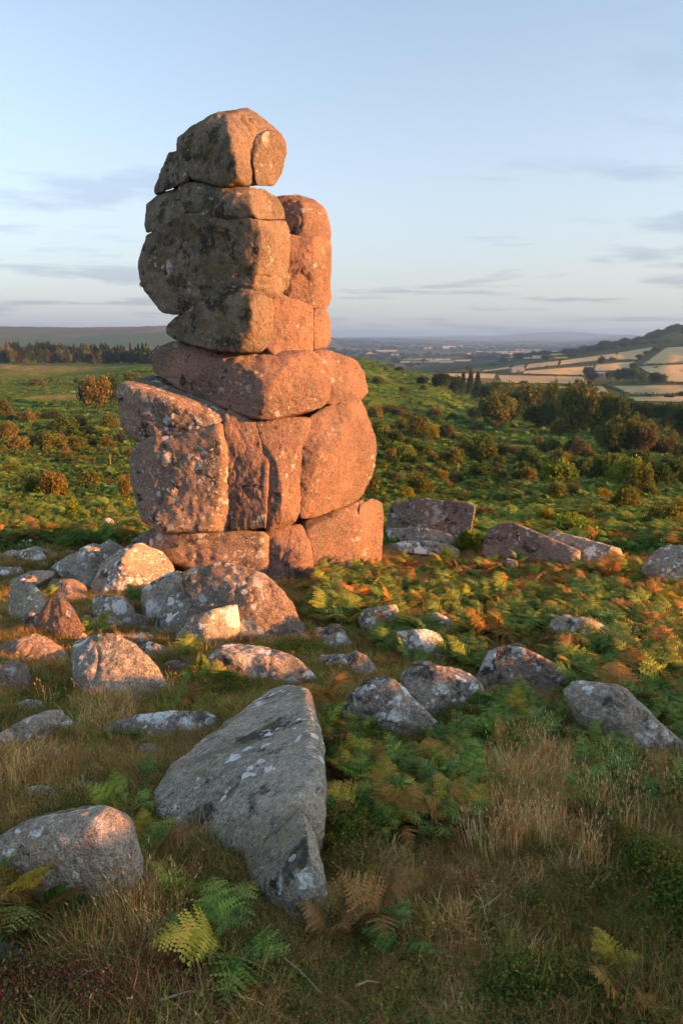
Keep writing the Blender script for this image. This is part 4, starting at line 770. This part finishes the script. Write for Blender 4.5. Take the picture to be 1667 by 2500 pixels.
# ------------------------------------------------------------------ shrubs and trees in the valley
def crown_mesh(seed, style, nclump=34, per=62, leaf=.07):
    rng = np.random.default_rng(seed); cen = []
    for i in range(nclump):
        if style == 'cone':
            z = .06 + .92 * (i / nclump); rr = (1 - z) ** .8 * .85 + .04; a = i * 2.4 + rng.uniform(-.5, .5); cen.append((math.cos(a) * rr * rng.uniform(.35, .8), math.sin(a) * rr * rng.uniform(.35, .8), z, .10 + .16 * (1 - z)))
        else:
            d = rng.normal(0, 1, 3); d /= np.linalg.norm(d); k = rng.uniform(.35, .86)
            if style == 'bush': d[2] = abs(d[2]); cen.append((d[0] * k, d[1] * k, .10 + .80 * d[2] * k, rng.uniform(.17, .32)))
            else: cen.append((d[0] * k * .92, d[1] * k * .92, .58 + .40 * d[2] * k, rng.uniform(.17, .32)))
    c = np.repeat(np.array(cen), per, 0); n = len(c); tone = np.repeat(rng.uniform(.25, .75, nclump), per)
    un = lambda v: v / (np.linalg.norm(v, axis=1, keepdims=True) + 1e-9)
    d = un(rng.normal(0, 1, (n, 3))); q = c[:, :3] + d * c[:, 3:] * np.array([1, 1, .62]) * rng.uniform(.70, 1.10, (n, 1)); q[:, 2] = np.where(q[:, 2] < .01, rng.uniform(.01, .1, n), q[:, 2])
    a = un(d * .5 + rng.normal(0, .7, (n, 3))); b = un(np.cross(a, rng.normal(0, 1, (n, 3)))); s = leaf * rng.uniform(.6, 1.4, (n, 1)) * np.array([1, 1, .75])
    V = np.stack([q, q + (a * .5 + b * .45) * s, q + a * s, q + (a * .5 - b * .45) * s], 1).reshape(-1, 3); k = np.arange(n) * 4
    T = np.stack([np.stack([k, k + 1, k + 2], -1), np.stack([k, k + 2, k + 3], -1)], 1).reshape(-1, 3)
    return leafmesh('crown', V, T, np.repeat(np.clip(tone + rng.normal(0, .16, n), 0, 1), 2), FOL_O)
def trunk_mesh(seed, h, limbs=5, rad=.06):
    rng = np.random.default_rng(seed); V, Fq = [], []
    def tube(a, b, r0, r1, seg=6):
        a, b = np.array(a, float), np.array(b, float); d = (b - a) / np.linalg.norm(b - a); s = np.cross(d, [.3, .9, .1]); s /= np.linalg.norm(s); t = np.cross(d, s); k = len(V)
        for p, r_ in ((a, r0), ((a + b) / 2 + rng.normal(0, r0 * .3, 3), (r0 + r1) / 2), (b, r1)):
            for i in range(seg): an = 6.283 * i / seg; V.append(p + (s * math.cos(an) + t * math.sin(an)) * r_)
        for m in (0, 1):
            for i in range(seg): j = (i + 1) % seg; Fq.append((k + m * seg + i, k + m * seg + j, k + (m + 1) * seg + j, k + (m + 1) * seg + i))
    tube((0, 0, -.03), (rng.normal(0, .03), rng.normal(0, .03), h), rad, rad * .6)
    for i in range(limbs):
        a = i * 6.283 / limbs + rng.uniform(-.4, .4); tube((0, 0, h * rng.uniform(.55, .95)), (math.cos(a) * .5, math.sin(a) * .5, h + rng.uniform(.15, .4)), rad * .5, rad * .15)
    return mesh('trunk', V, [list(q) for q in Fq], BARK)
CROWN = {'bush': [crown_mesh(500 + k, 'bush', 52, 80, .095) for k in range(7)], 'tree': [crown_mesh(520 + k, 'tree', 56, 80, .095) for k in range(6)], 'cone': [crown_mesh(540 + k, 'cone', 46, 46, .09) for k in range(4)]}
TRUNK = {'bush': [trunk_mesh(560 + k, .22, 5, .035) for k in range(3)], 'tree': [trunk_mesh(570 + k, .42, 6, .05) for k in range(3)], 'cone': [trunk_mesh(580 + k, .8, 3, .035) for k in range(2)]}
TC = {'dark': (.042, .070, .024), 'green': (.075, .118, .028), 'olive': (.125, .142, .032), 'orange': (.20, .165, .040), 'bright': (.17, .23, .03), 'brown': (.145, .13, .05), 'yellow': (.27, .23, .025), 'grey': (.075, .095, .04), 'copper': (.075, .05, .042)}
CW = {'dark': 'dark green', 'green': 'green', 'olive': 'olive green', 'orange': 'orange-tinged', 'bright': 'bright yellow-green', 'brown': 'brownish', 'yellow': 'yellow', 'grey': 'grey-green', 'copper': 'copper coloured'}
def plant_tree(p, h, w, style, col, label, group=None, parts=True, nm=None):
    p = Vector(p); p.z = float(ground(p.x, p.y)) - .02 * h
    nm = nm or {'bush': 'shrub', 'tree': 'broadleaf_tree', 'cone': 'conifer_tree'}[style]; cat = 'shrub' if style == 'bush' else 'tree'
    c = TC[col]; j = random.uniform(.85, 1.18); rgba = (c[0] * j * random.uniform(.93, 1.07), c[1] * j, c[2] * j, 1)
    if parts:
        root = link(bpy.data.objects.new(nm, None)); cr = link(bpy.data.objects.new('crown', random.choice(CROWN[style])), root); link(bpy.data.objects.new('trunk', random.choice(TRUNK[style])), root)
    else: root = cr = link(bpy.data.objects.new(nm, random.choice(CROWN[style])))
    cr.color = rgba; root.location = p; root.rotation_euler = (0, 0, random.uniform(0, 6.28)); root.scale = (w / 2 * random.uniform(.92, 1.08), w / 2 * random.uniform(.92, 1.08), h)
    return tag(root, label, cat, group)
def trees(zone, spec, style, place, parts=True, nm=None, bands=None, grow=1.0, cut=0):
    a = np.array([s[:4] for s in spec], float); q, d = hit(zone, a[:, 0], a[:, 1]); k = ZONES[zone][2]
    for s, p, ok in zip(spec, q, d):
        if not ok: continue
        m = k * np.linalg.norm(p) / F_; st = s[5] if len(s) > 5 else style
        kind = {'bush': 'shrub', 'tree': 'broadleaf tree', 'cone': 'conifer'}[st]
        g_ = grow if s[1] > cut else 1.05; h, w = s[2] * m * g_, s[3] * m * (1 + (g_ - 1) * .6); dist = float(np.hypot(p[0], p[1])); size = '' if not bands else ('small ' if h < (1.6 if st == 'bush' else 6) else 'tall ' if h > (4. if st == 'bush' else 13) else ''); shape = 'spreading ' if w > 1.45 * h else 'upright ' if w < .95 * h else 'rounded '
        where = place if not bands else next(t for lim, t in bands if dist < lim)
        plant_tree(p, h, w, st, s[4], '%s%s%s %s %s' % (size, shape, CW[s[4]], kind, where), '%s%s%s %ss %s' % (size, shape, CW[s[4]], kind, where), parts, nm)
trees('G', [(345,366,40,60,'dark'),(435,388,75,100,'dark'),(500,405,80,80,'dark'),(535,408,95,60,'dark','cone'),(570,418,110,64,'dark','cone'),(602,428,112,64,'dark','cone'),(645,435,75,90,'green'),(690,440,85,100,'green'),(745,445,85,110,'olive'),(800,475,95,110,'olive'),
 (690,562,118,170,'olive'),(765,545,140,110,'green'),(850,515,145,190,'olive'),(880,565,80,120,'green'),(920,572,95,80,'green'),(948,560,150,90,'olive'),(1050,602,185,175,'olive'),(1005,520,110,90,'green'),(1190,575,125,130,'olive'),(1140,595,110,90,'green'),(1240,610,140,110,'green'),(1305,690,130,160,'olive'),(1220,695,110,120,'olive'),(1370,695,105,110,'brown'),
 (1200,475,60,70,'green'),(1240,490,64,80,'dark'),(1290,505,70,80,'green'),(1340,520,70,80,'dark'),(1390,535,78,90,'dark'),(1440,540,80,80,'green'),(1490,545,80,90,'dark'),(1530,580,90,90,'green'),(1575,610,100,100,'dark'),(1620,600,100,110,'green'),(1080,480,60,80,'green'),(985,430,50,60,'green'),(930,440,44,60,'green')], 'tree', '', bands=[(190, 'at the near edge of the belt below the fields'), (300, 'in the middle of the belt below the fields'), (9e9, 'at the far edge of the belt below the fields')], grow=1.35, cut=555)
trees('G', [(150,605,85,100,'bright'),(125,515,60,80,'orange'),(185,500,45,80,'brown'),(240,515,50,90,'brown'),(300,545,55,90,'olive'),(330,602,92,120,'olive'),(220,632,62,90,'brown'),(250,585,60,80,'olive'),(385,622,72,90,'yellow'),(470,622,70,76,'brown'),(485,532,36,50,'olive'),(400,520,50,80,'brown'),(260,722,82,105,'bright'),(320,695,75,90,'green'),(190,695,72,90,'green'),(150,650,60,70,'green'),(480,745,92,120,'olive'),(560,695,72,90,'green'),(625,722,120,145,'olive'),(720,702,62,90,'green'),(840,742,82,115,'green'),(770,706,55,80,'brown'),(940,682,72,110,'olive'),(1000,735,72,110,'olive'),(1080,705,80,110,'brown'),(1100,770,60,90,'green'),
 (620,802,68,125,'green'),(500,822,50,80,'grey'),(330,872,92,135,'olive'),(265,907,62,100,'yellow'),(215,832,62,80,'brown'),(110,884,110,90,'olive'),(440,802,42,70,'yellow'),(970,832,122,165,'bright'),(1110,790,60,80,'green'),(1200,802,112,150,'green'),(1290,832,122,160,'bright'),(1350,884,150,120,'olive'),(1440,862,122,130,'green'),(1520,842,120,130,'green'),(1600,860,130,150,'olive'),(960,912,86,110,'olive'),(1050,886,58,85,'brown'),(1190,906,52,85,'yellow'),(1290,962,112,140,'olive'),(1330,925,70,70,'orange'),(1430,906,42,60,'orange'),(1470,1056,125,170,'olive'),(1545,1046,135,160,'yellow'),(640,1002,72,115,'brown'),(780,886,32,36,'orange'),(840,902,44,50,'brown'),(760,926,36,36,'green'),(620,846,38,50,'olive'),(790,802,44,70,'olive'),(715,802,40,60,'brown'),(470,842,30,46,'orange'),(1120,940,44,70,'olive'),(1490,690,72,110,'brown'),(1400,640,60,90,'olive'),(1000,960,40,70,'olive'),(1100,1010,60,80,'orange'),(1180,1000,66,90,'olive'),(920,1010,64,90,'yellow'),(1020,1030,70,110,'bright'),(1230,1050,50,80,'orange'),(860,860,30,60,'olive'),(900,780,50,70,'green'),(690,770,44,70,'grey'),(420,760,40,60,'green'),(350,770,36,60,'grey'),(280,780,40,60,'grey'),(160,790,50,60,'olive'),
 (140,358,36,68,'olive'),(265,397,24,62,'olive'),(355,388,28,30,'brown'),(590,585,24,50,'brown'),(560,580,20,40,'olive'),(1560,720,70,90,'olive'),(1500,760,60,80,'green'),(1380,740,56,90,'green'),(1250,740,50,80,'olive'),(1170,740,46,70,'green')], 'bush', '', bands=[(45, 'on the slope just below the right-hand boulders'), (75, 'in open bracken right of the stack, by the post'), (130, 'in the scrub on the valley floor right of the stack'), (220, 'in the scrub below the tree belt'), (9e9, 'on the green spur right of the stack')], grow=1.22)
trees('H', [(930,972,252,260,'orange','tree'),(1080,935,222,150,'dark','tree'),(830,965,200,140,'dark','tree'),(1270,690,70,170,'olive'),(750,732,62,60,'olive'),(515,727,52,42,'orange'),(370,752,64,150,'brown'),(40,1042,142,150,'olive'),(290,1094,92,135,'orange'),(375,1064,54,70,'orange'),(490,1064,74,150,'grey'),(780,1134,92,130,'dark'),(640,1184,132,210,'green'),(540,1194,100,150,'green'),(720,1244,122,150,'green'),(850,1236,110,130,'dark'),(945,1234,92,150,'bright'),(80,1254,132,190,'orange'),(355,1174,92,64,'yellow'),(200,1374,122,210,'orange'),(340,1364,162,150,'olive'),(500,1374,172,230,'olive'),(600,1324,110,140,'orange'),(750,1344,122,200,'olive'),(860,1324,100,150,'olive'),(1020,1334,92,170,'orange'),(1150,1304,112,120,'grey'),(1060,1154,122,190,'olive'),(990,1240,70,120,'green'),(40,1394,72,90,'orange'),(640,1474,102,140,'olive'),(740,1384,84,80,'orange'),(800,1484,62,140,'orange'),(380,1494,58,84,'orange'),(1105,1454,92,96,'olive'),(1240,1414,62,76,'orange'),(900,1544,74,56,'brown'),(110,1624,112,130,'olive'),(200,1616,84,110,'olive'),(520,1840,245,280,'orange'),(350,1824,205,190,'olive'),(870,1754,182,240,'olive'),(1205,1834,192,130,'orange','tree'),(1050,1724,84,110,'brown'),(710,2050,200,150,'bright'),(1040,2010,122,110,'yellow'),(1225,1960,132,120,'yellow'),(620,2010,90,110,'bright'),(950,2040,110,90,'yellow'),(220,1070,60,110,'grey'),(130,1075,60,100,'brown'),(430,1250,80,110,'olive'),(20,1160,60,120,'grey'),(640,1400,60,90,'orange'),(480,1440,40,60,'brown'),(250,1420,36,80,'brown'),(1180,1380,50,70,'orange'),(980,1390,50,60,'brown'),(640,1510,36,60,'olive'),(740,1520,40,90,'green')], 'bush', '', bands=[(40, 'on the slope behind the left-hand stones'), (75, 'in open bracken left of the stack, by the post'), (115, 'in the scrub on the valley floor left of the stack'), (190, 'in the scrub below the pale lawn'), (9e9, 'on the green plateau before the wood')], grow=1.2)
extra = []
rx = random.Random(11)
while len(extra) < 75:
    x, y = rx.uniform(150, 1640), rx.uniform(520, 960)
    if rx.random() < (.25 if y > 780 else 1) * (1 if x > 480 or y > 600 else .5) * (.15 if 480 < x < 900 and 520 < y < 640 else 1):
        h = rx.uniform(26, 72); extra.append((x, y, h, h * rx.uniform(.95, 1.5), rx.choice(('olive', 'green', 'olive', 'brown', 'green', 'orange', 'grey'))))
trees('G', extra, 'bush', '', bands=[(45, 'on the slope just below the right-hand boulders'), (75, 'in open bracken right of the stack, by the post'), (130, 'in the scrub on the valley floor right of the stack'), (220, 'in the scrub below the tree belt'), (9e9, 'on the green spur right of the stack')], grow=1.15)
# bright leafy shrubs among the right-hand boulders
for z_, x, y, h, w, c, lab in (('D', 1090, 315, 130, 260, 'bright', 'bright yellow-green leafy shrub behind the tapering grey boulder'), ('D', 605, 350, 105, 130, 'bright', 'bright green leafy shrub at the corner of the squared block'), ('D', 960, 240, 85, 120, 'yellow', 'yellow shrub just beyond the long dark-topped boulder'), ('D', 1120, 235, 80, 150, 'olive', 'olive shrub rising behind the bright leafy shrub')):
    q, _ = hit(z_, np.array([float(x)]), np.array([float(y)])); m = ZONES[z_][2] * np.linalg.norm(q[0]) / F_; plant_tree(q[0], h * m, w * m, 'bush', c, lab)
# the wood along the edge of the left plateau
q_x = np.linspace(-60, 1560, 70); spec = []
for row in range(2):
    for i, x in enumerate(q_x + row * 10):
        st = 'cone' if (RNG.random() < (.14 if x < 700 else .5)) else 'tree'; c = random.choices(['dark', 'grey', 'olive', 'copper', 'brown'], [3, 3, 1.2, .5 if row else 1.1, .6])[0]
        spec.append((x + RNG.uniform(-8, 8), 537 - row * 8 + (4 if x > 900 else 0), RNG.uniform(105, 180) * (1 if row else .72), RNG.uniform(44, 96), c, st))
trees('H', spec, 'tree', 'in the wood below the left moor', False, bands=[(9e9, 'in the wood below the left moor')])
# trees about the fields
trees('G', [(920,252,26,40,'dark'),(1185,267,34,36,'dark'),(1232,250,16,24,'green'),(1120,322,42,50,'dark'),(1140,348,42,60,'dark'),(1220,342,42,44,'green'),(1262,346,50,50,'dark'),(1290,346,58,60,'dark'),(1330,346,58,60,'dark'),(1380,354,46,60,'green'),(1430,357,48,60,'dark'),(1472,355,38,50,'green'),(1100,408,42,72,'green'),(1332,294,30,40,'dark'),(680,280,20,30,'dark'),(765,288,14,24,'dark'),(820,360,16,36,'green'),(990,240,16,30,'dark'),(1045,238,20,50,'dark'),(1075,228,26,40,'dark'),(1105,220,24,40,'dark'),(1135,214,26,44,'dark'),(1170,208,26,44,'dark'),(1205,205,30,50,'dark'),(1240,200,26,44,'dark'),(1290,190,24,50,'dark'),(1330,184,22,50,'dark'),(1375,176,22,50,'green'),(1430,172,18,40,'green'),(1500,168,16,40,'dark'),(1370,245,22,50,'green'),(1400,225,20,40,'green'),(1440,205,18,40,'green'),(565,305,30,40,'grey'),(240,300,20,50,'grey'),(1405,420,14,30,'dark'),(1560,420,24,40,'dark'),(1500,425,14,50,'dark')], 'tree', 'standing in the hedges between the stubble fields', False)

# ------------------------------------------------------------------ stubble fields, hedges, farm, posts
def field(zone, quad, mat, lift=.5, nu=14, nv=7):
    a = np.array(quad, float); u, v = np.meshgrid(np.linspace(0, 1, nu), np.linspace(0, 1, nv)); u, v = u.ravel(), v.ravel()
    p = (a[0] * ((1 - u) * (1 - v))[:, None] + a[1] * (u * (1 - v))[:, None] + a[2] * (u * v)[:, None] + a[3] * ((1 - u) * v)[:, None])
    q, d = hit(zone, p[:, 0], p[:, 1]); 
    if not d.all(): return
    q[:, 2] += lift; i, j = np.meshgrid(np.arange(nv - 1), np.arange(nu - 1), indexing='ij'); k = (i * nu + j).ravel()
    f = np.stack([k + nu, k + nu + 1, k + 1, k], -1); dist = np.linalg.norm(q, axis=1)
    if dist.max() / dist.min() > 2.2: return
    tag(link(bpy.data.objects.new('field', mesh('field', q, f, mat))), kind='structure')
ST2 = simple('field_stubble_dull', (.40, .30, .10), .95, (.32, .25, .085), .02); PAST = simple('pasture', (.16, .17, .06), .95, (.12, .14, .05), .02)
for m_, qd in ((STRAW_M, [(995,252),(1252,217),(1258,238),(985,273)]), (STRAW_M, [(1262,213),(1430,187),(1352,250),(1252,246)]), (STRAW_M, [(1490,190),(1700,180),(1700,258),(1375,271)]), (STRAW_M, [(840,268),(985,252),(980,274),(830,290)]), (STRAW_M, [(830,300),(1150,276),(1100,320),(815,312)]), (STRAW_M, [(1160,271),(1340,256),(1310,296),(1150,300)]), (STRAW_M, [(1352,280),(1700,264),(1700,350),(1500,352)]), (ST2, [(700,320),(1095,327),(1120,360),(720,356)]), (STRAW_M, [(430,312),(690,313),(680,336),(440,330)]), (ST2, [(880,372),(1060,376),(1062,411),(1000,413)]), (ST2, [(1080,371),(1190,373),(1220,405),(1140,406)]), (ST2, [(1240,371),(1700,366),(1700,406),(1320,412)]), (ST2, [(1062,416),(1200,416),(1190,442),(1100,442)]), (ST2, [(1312,425),(1700,418),(1700,450),(1335,442)]), (STRAW_M, [(620,297),(828,270),(820,282),(640,302)])): field('G', qd, m_)
rr = random.Random(5)
for y0, xa, xb in ((182, 380, 640), (190, 360, 560), (200, 780, 900), (209, 600, 980), (217, 560, 900), (225, 640, 980), (233, 560, 860), (241, 700, 980), (204, 60, 200), (213, 90, 240), (245, 200, 480), (258, 240, 480), (251, 380, 560), (222, 150, 240)):
    x = xa
    while x < xb:
        w = rr.uniform(34, 80); hh = rr.uniform(5, 8); sk = rr.uniform(-8, 8)
        if rr.random() < .8: field('G', [(x, y0), (x + w - 5, y0 + rr.uniform(-2, 1)), (x + w - 5 + sk, y0 + hh), (x + sk, y0 + hh + 1)], rr.choice((STRAW_M, STRAW_M, ST2, PAST)), 3., 8, 4)
        x += w
HEDGE_M = FOL_O
def hedge(pts, w=2.6, h=2.2):
    a = np.array(pts, float); seg = np.r_[0, np.cumsum(np.hypot(*np.diff(a, axis=0).T))]; s = np.linspace(0, seg[-1], max(8, int(seg[-1] / 4)))
    q, d = hit('G', np.interp(s, seg, a[:, 0]), np.interp(s, seg, a[:, 1])); q = q[d]
    L = np.r_[0, np.cumsum(np.linalg.norm(np.diff(q, axis=0), axis=1))]; n = int(min(2600, L[-1] * 5)); rng = np.random.default_rng(int(a.sum()))
    t = rng.uniform(0, L[-1], n); p = np.stack([np.interp(t, L, q[:, i]) for i in range(3)], -1); p[:, 2] = ground(p[:, 0], p[:, 1])
    hh = h * (.7 + .6 * (vnoise(xyz(t * .12, 0, 3)) * .5 + .5)); p[:, :2] += rng.normal(0, w * .28, (n, 2)); p[:, 2] += rng.random(n) * hh
    c = q.mean(0); d1 = rng.normal(0, 1, (n, 3)); d1 /= np.linalg.norm(d1, axis=1)[:, None]; d2 = np.cross(d1, rng.normal(0, 1, (n, 3))); d2 /= np.linalg.norm(d2, axis=1)[:, None]; sz = rng.uniform(.5, 1.1, (n, 1))
    V = np.stack([p - d1 * sz * .6, p + d2 * sz * .5, p + d1 * sz * .6, p - d2 * sz * .5], 1).reshape(-1, 3) - c; k = np.arange(n) * 4
    T = np.vstack([np.stack([k, k + 1, k + 2], -1), np.stack([k, k + 2, k + 3], -1)])
    o = link(bpy.data.objects.new('hedge', leafmesh('hedge', V, T, np.tile(rng.random(n), 2), HEDGE_M))); o.location = c; o.color = (.03, .045, .016, 1)
    tag(o, 'dark hedge dividing the pale stubble fields on the far slope', 'hedge', 'hedges between the stubble fields')
for pl in ([(830,295),(990,275),(1160,264),(1255,246),(1350,252)], [(815,317),(890,322),(1100,325)], [(992,252),(985,273)], [(1365,273),(1568,262),(1690,258)], [(1350,250),(1395,225),(1440,192)], [(1440,190),(1570,185),(1690,180)], [(985,252),(1252,217),(1430,187)], [(1180,362),(1380,356),(1568,358),(1690,357)], [(1190,370),(1240,388),(1315,414)], [(1315,416),(1400,414),(1568,412),(1690,410)], [(620,299),(830,269),(990,250)], [(400,306),(620,311),(690,314),(815,316)], [(1345,285),(1480,355)], [(720,358),(880,366),(1180,366)], [(1060,414),(1220,410)], [(1155,300),(1110,322)]): hedge(pl)
def farm(zone, x, y, w, d, h, rz, label):
    q, _ = hit(zone, np.array([float(x)]), np.array([float(y)])); q = q[0]; root = link(bpy.data.objects.new('barn', None)); root.location = q; root.rotation_euler = (0, 0, rz); tag(root, label, 'barn')
    wv = [(sx * w / 2, sy * d / 2, z) for z in (-.8, h) for sx, sy in ((-1, -1), (1, -1), (1, 1), (-1, 1))] + [(-w / 2, 0, h + d * .25), (w / 2, 0, h + d * .25)]
    link(bpy.data.objects.new('wall', mesh('wall', wv, [(0, 1, 5, 4), (1, 2, 6, 9, 5), (2, 3, 7, 6), (3, 0, 4, 8, 7)], simple('barn_wall', (.22, .23, .25), .7), False)), root)
    e = .4; rv = []
    for sy in (-1, 1):
        for x_ in (-w / 2 - e, w / 2 + e):
            for dz in (0, .15): rv += [(x_, sy * (d / 2 + e), h - e * .5 + dz), (x_, 0, h + d * .25 + .02 + dz)]
    fs = []
    for o_ in (0, 8): fs += [(o_, o_ + 1, o_ + 5, o_ + 4), (o_ + 2, o_ + 6, o_ + 7, o_ + 3), (o_, o_ + 4, o_ + 6, o_ + 2), (o_, o_ + 2, o_ + 3, o_ + 1), (o_ + 4, o_ + 5, o_ + 7, o_ + 6)]
    link(bpy.data.objects.new('roof', mesh('roof', rv, fs, simple('barn_roof', (.26, .27, .30), .5), False)), root)
    dv = [(-w * .15, -d / 2 - .05, -.5), (w * .15, -d / 2 - .05, -.5), (w * .15, -d / 2 - .05, h * .75), (-w * .15, -d / 2 - .05, h * .75)]; dv += [(a, b + .04, c) for a, b, c in dv]
    link(bpy.data.objects.new('door', mesh('door', dv, [(0, 1, 2, 3), (7, 6, 5, 4), (0, 4, 5, 1), (1, 5, 6, 2), (2, 6, 7, 3), (3, 7, 4, 0)], simple('barn_door', (.10, .11, .13), .7), False)), root)
farm('G', 790, 303, 18, 9, 4, R(8), 'long grey barn at the near edge of the stubble fields'); farm('G', 1184, 326, 9, 6, 4, R(-12), 'small dark-doored barn among trees in the stubble fields')
def post(zone, x, y, hpx, label):
    q, _ = hit(zone, np.array([float(x)]), np.array([float(y)])); q = q[0]; h = hpx * ZONES[zone][2] * np.linalg.norm(q) / F_; V, Fq, seg = [], [], 8
    for i, (z, r_) in enumerate(((-.3, .07), (0, .07), (.5, .066), (.97, .06), (1, .045))):
        for k in range(seg): a = 6.283 * k / seg; V.append((math.cos(a) * r_ + .02 * z, math.sin(a) * r_, z * h if z > 0 else z))
    for m in range(4):
        for k in range(seg): j = (k + 1) % seg; Fq.append((m * seg + k, m * seg + j, (m + 1) * seg + j, (m + 1) * seg + k))
    Fq.append(tuple(range(4 * seg, 5 * seg))); o = link(bpy.data.objects.new('wooden_post', mesh('wooden_post', V, Fq, WOOD))); o.location = q; tag(o, label, 'post')
post('H', 1062, 1535, 128, 'thin wooden post alone in the bracken left of the stack'); post('G', 512, 782, 52, 'thin wooden post among shrubs right of the stack')
# dead stems lying on the grass in front
for z_, a, b, lab in (('E', (330, 1290), (460, 1220), 'pale broken fern stalk lying by the red-leaved heath'), ('E', (720, 1370), (965, 1320), 'long straw stalk lying across the red-leaved patch'), ('E', (1240, 1150), (1450, 1340), 'thin bent dry stalk on the slope below the great slab'), ('E', (210, 1250), (330, 1285), 'grey dead stalk beside the dark mossy stone'), ('F', (200, 1210), (300, 1195), 'short dry twig in brown grass right of the great slab')):
    q, _ = hit(z_, np.array([a[0], (a[0] + b[0]) / 2, b[0]], float), np.array([a[1], (a[1] + b[1]) / 2 - 14, b[1]], float), .045); V, Fq, seg = [], [], 6
    for i, p in enumerate(q):
        d = q[min(i + 1, 2)] - q[max(i - 1, 0)]; d /= np.linalg.norm(d); s = np.cross(d, [0, 0, 1]); s /= np.linalg.norm(s); t = np.cross(s, d)
        for k in range(seg): an = 6.283 * k / seg; V.append(p - q[0] + (s * math.cos(an) + t * math.sin(an)) * (.0035 - .001 * i))
    for m in range(2):
        for k in range(seg): j = (k + 1) % seg; Fq.append((m * seg + k, m * seg + j, (m + 1) * seg + j, (m + 1) * seg + k))
    o = link(bpy.data.objects.new('dead_stalk', mesh('dead_stalk', V, Fq, simple('dead_stalk', (.42, .31, .17), .9)))); o.location = q[0]; tag(o, lab, 'stalk')

# copses and hedgerow trees of the far vale, too far off to count
P, r = wedge(9000, 1500, 8500, 1.2, 33); az = np.arctan2(P[:, 0], P[:, 1]); nse = fbm(P * np.array([.0016, .0030, 0]) + 12, 4); lines = np.abs(fbm(P * np.array([.0028, .0040, 0]) + 77, 3))
k = (az > R(-1)) & (RNG.random(len(P)) < np.maximum(sstep(.05, .3, nse), sstep(.07, .02, lines) * .8)); P, r = P[k], r[k]; n = len(P)
FARC = []
for kk in range(3):
    me_ = CROWN['tree'][kk].copy(); me_.materials.clear(); me_.materials.append(FOL_I); FARC.append(me_)
scatter('far_woods', P - np.array([0, 0, 2.]), np.stack([np.zeros(n), np.zeros(n), RNG.uniform(0, 6.28, n)], -1), RNG.uniform(9, 17, n), RNG.integers(0, 3, n), pick([(.030, .048, .018), (.045, .06, .02)], [1, 1], n), FARC, 'distant dark copses and hedgerow trees across the hazy vale', 'woods')
# ------------------------------------------------------------------ the hazy air
gz = bpy.data.objects['ground'].data; zz = np.empty(len(gz.vertices) * 3, np.float32); gz.vertices.foreach_get('co', zz); zz = zz[2::3]
X0, Z0, Z1 = 20400., float(zz.min()) - 1.5, float(max(zz.max(), 10)) + 15
hv = [(x, y, z) for z in (Z0, Z1) for x, y in ((-X0, -X0), (X0, -X0), (X0, X0), (-X0, X0))]
M = Mat('hazy_air'); vol = M.n('ShaderNodeVolumePrincipled'); vol.inputs['Color'].default_value = (.30, .58, 1.0, 1); vol.inputs['Density'].default_value = 1.25e-4; vol.inputs['Anisotropy'].default_value = .2
M.l(vol.outputs[0], M.out.inputs['Volume'])
hz = link(bpy.data.objects.new('haze', mesh('haze', hv, [(0, 3, 2, 1), (4, 5, 6, 7), (0, 1, 5, 4), (1, 2, 6, 5), (2, 3, 7, 6), (3, 0, 4, 7)], M.m, False))); tag(hz, 'thin evening haze filling the valley air', 'haze', kind='stuff')
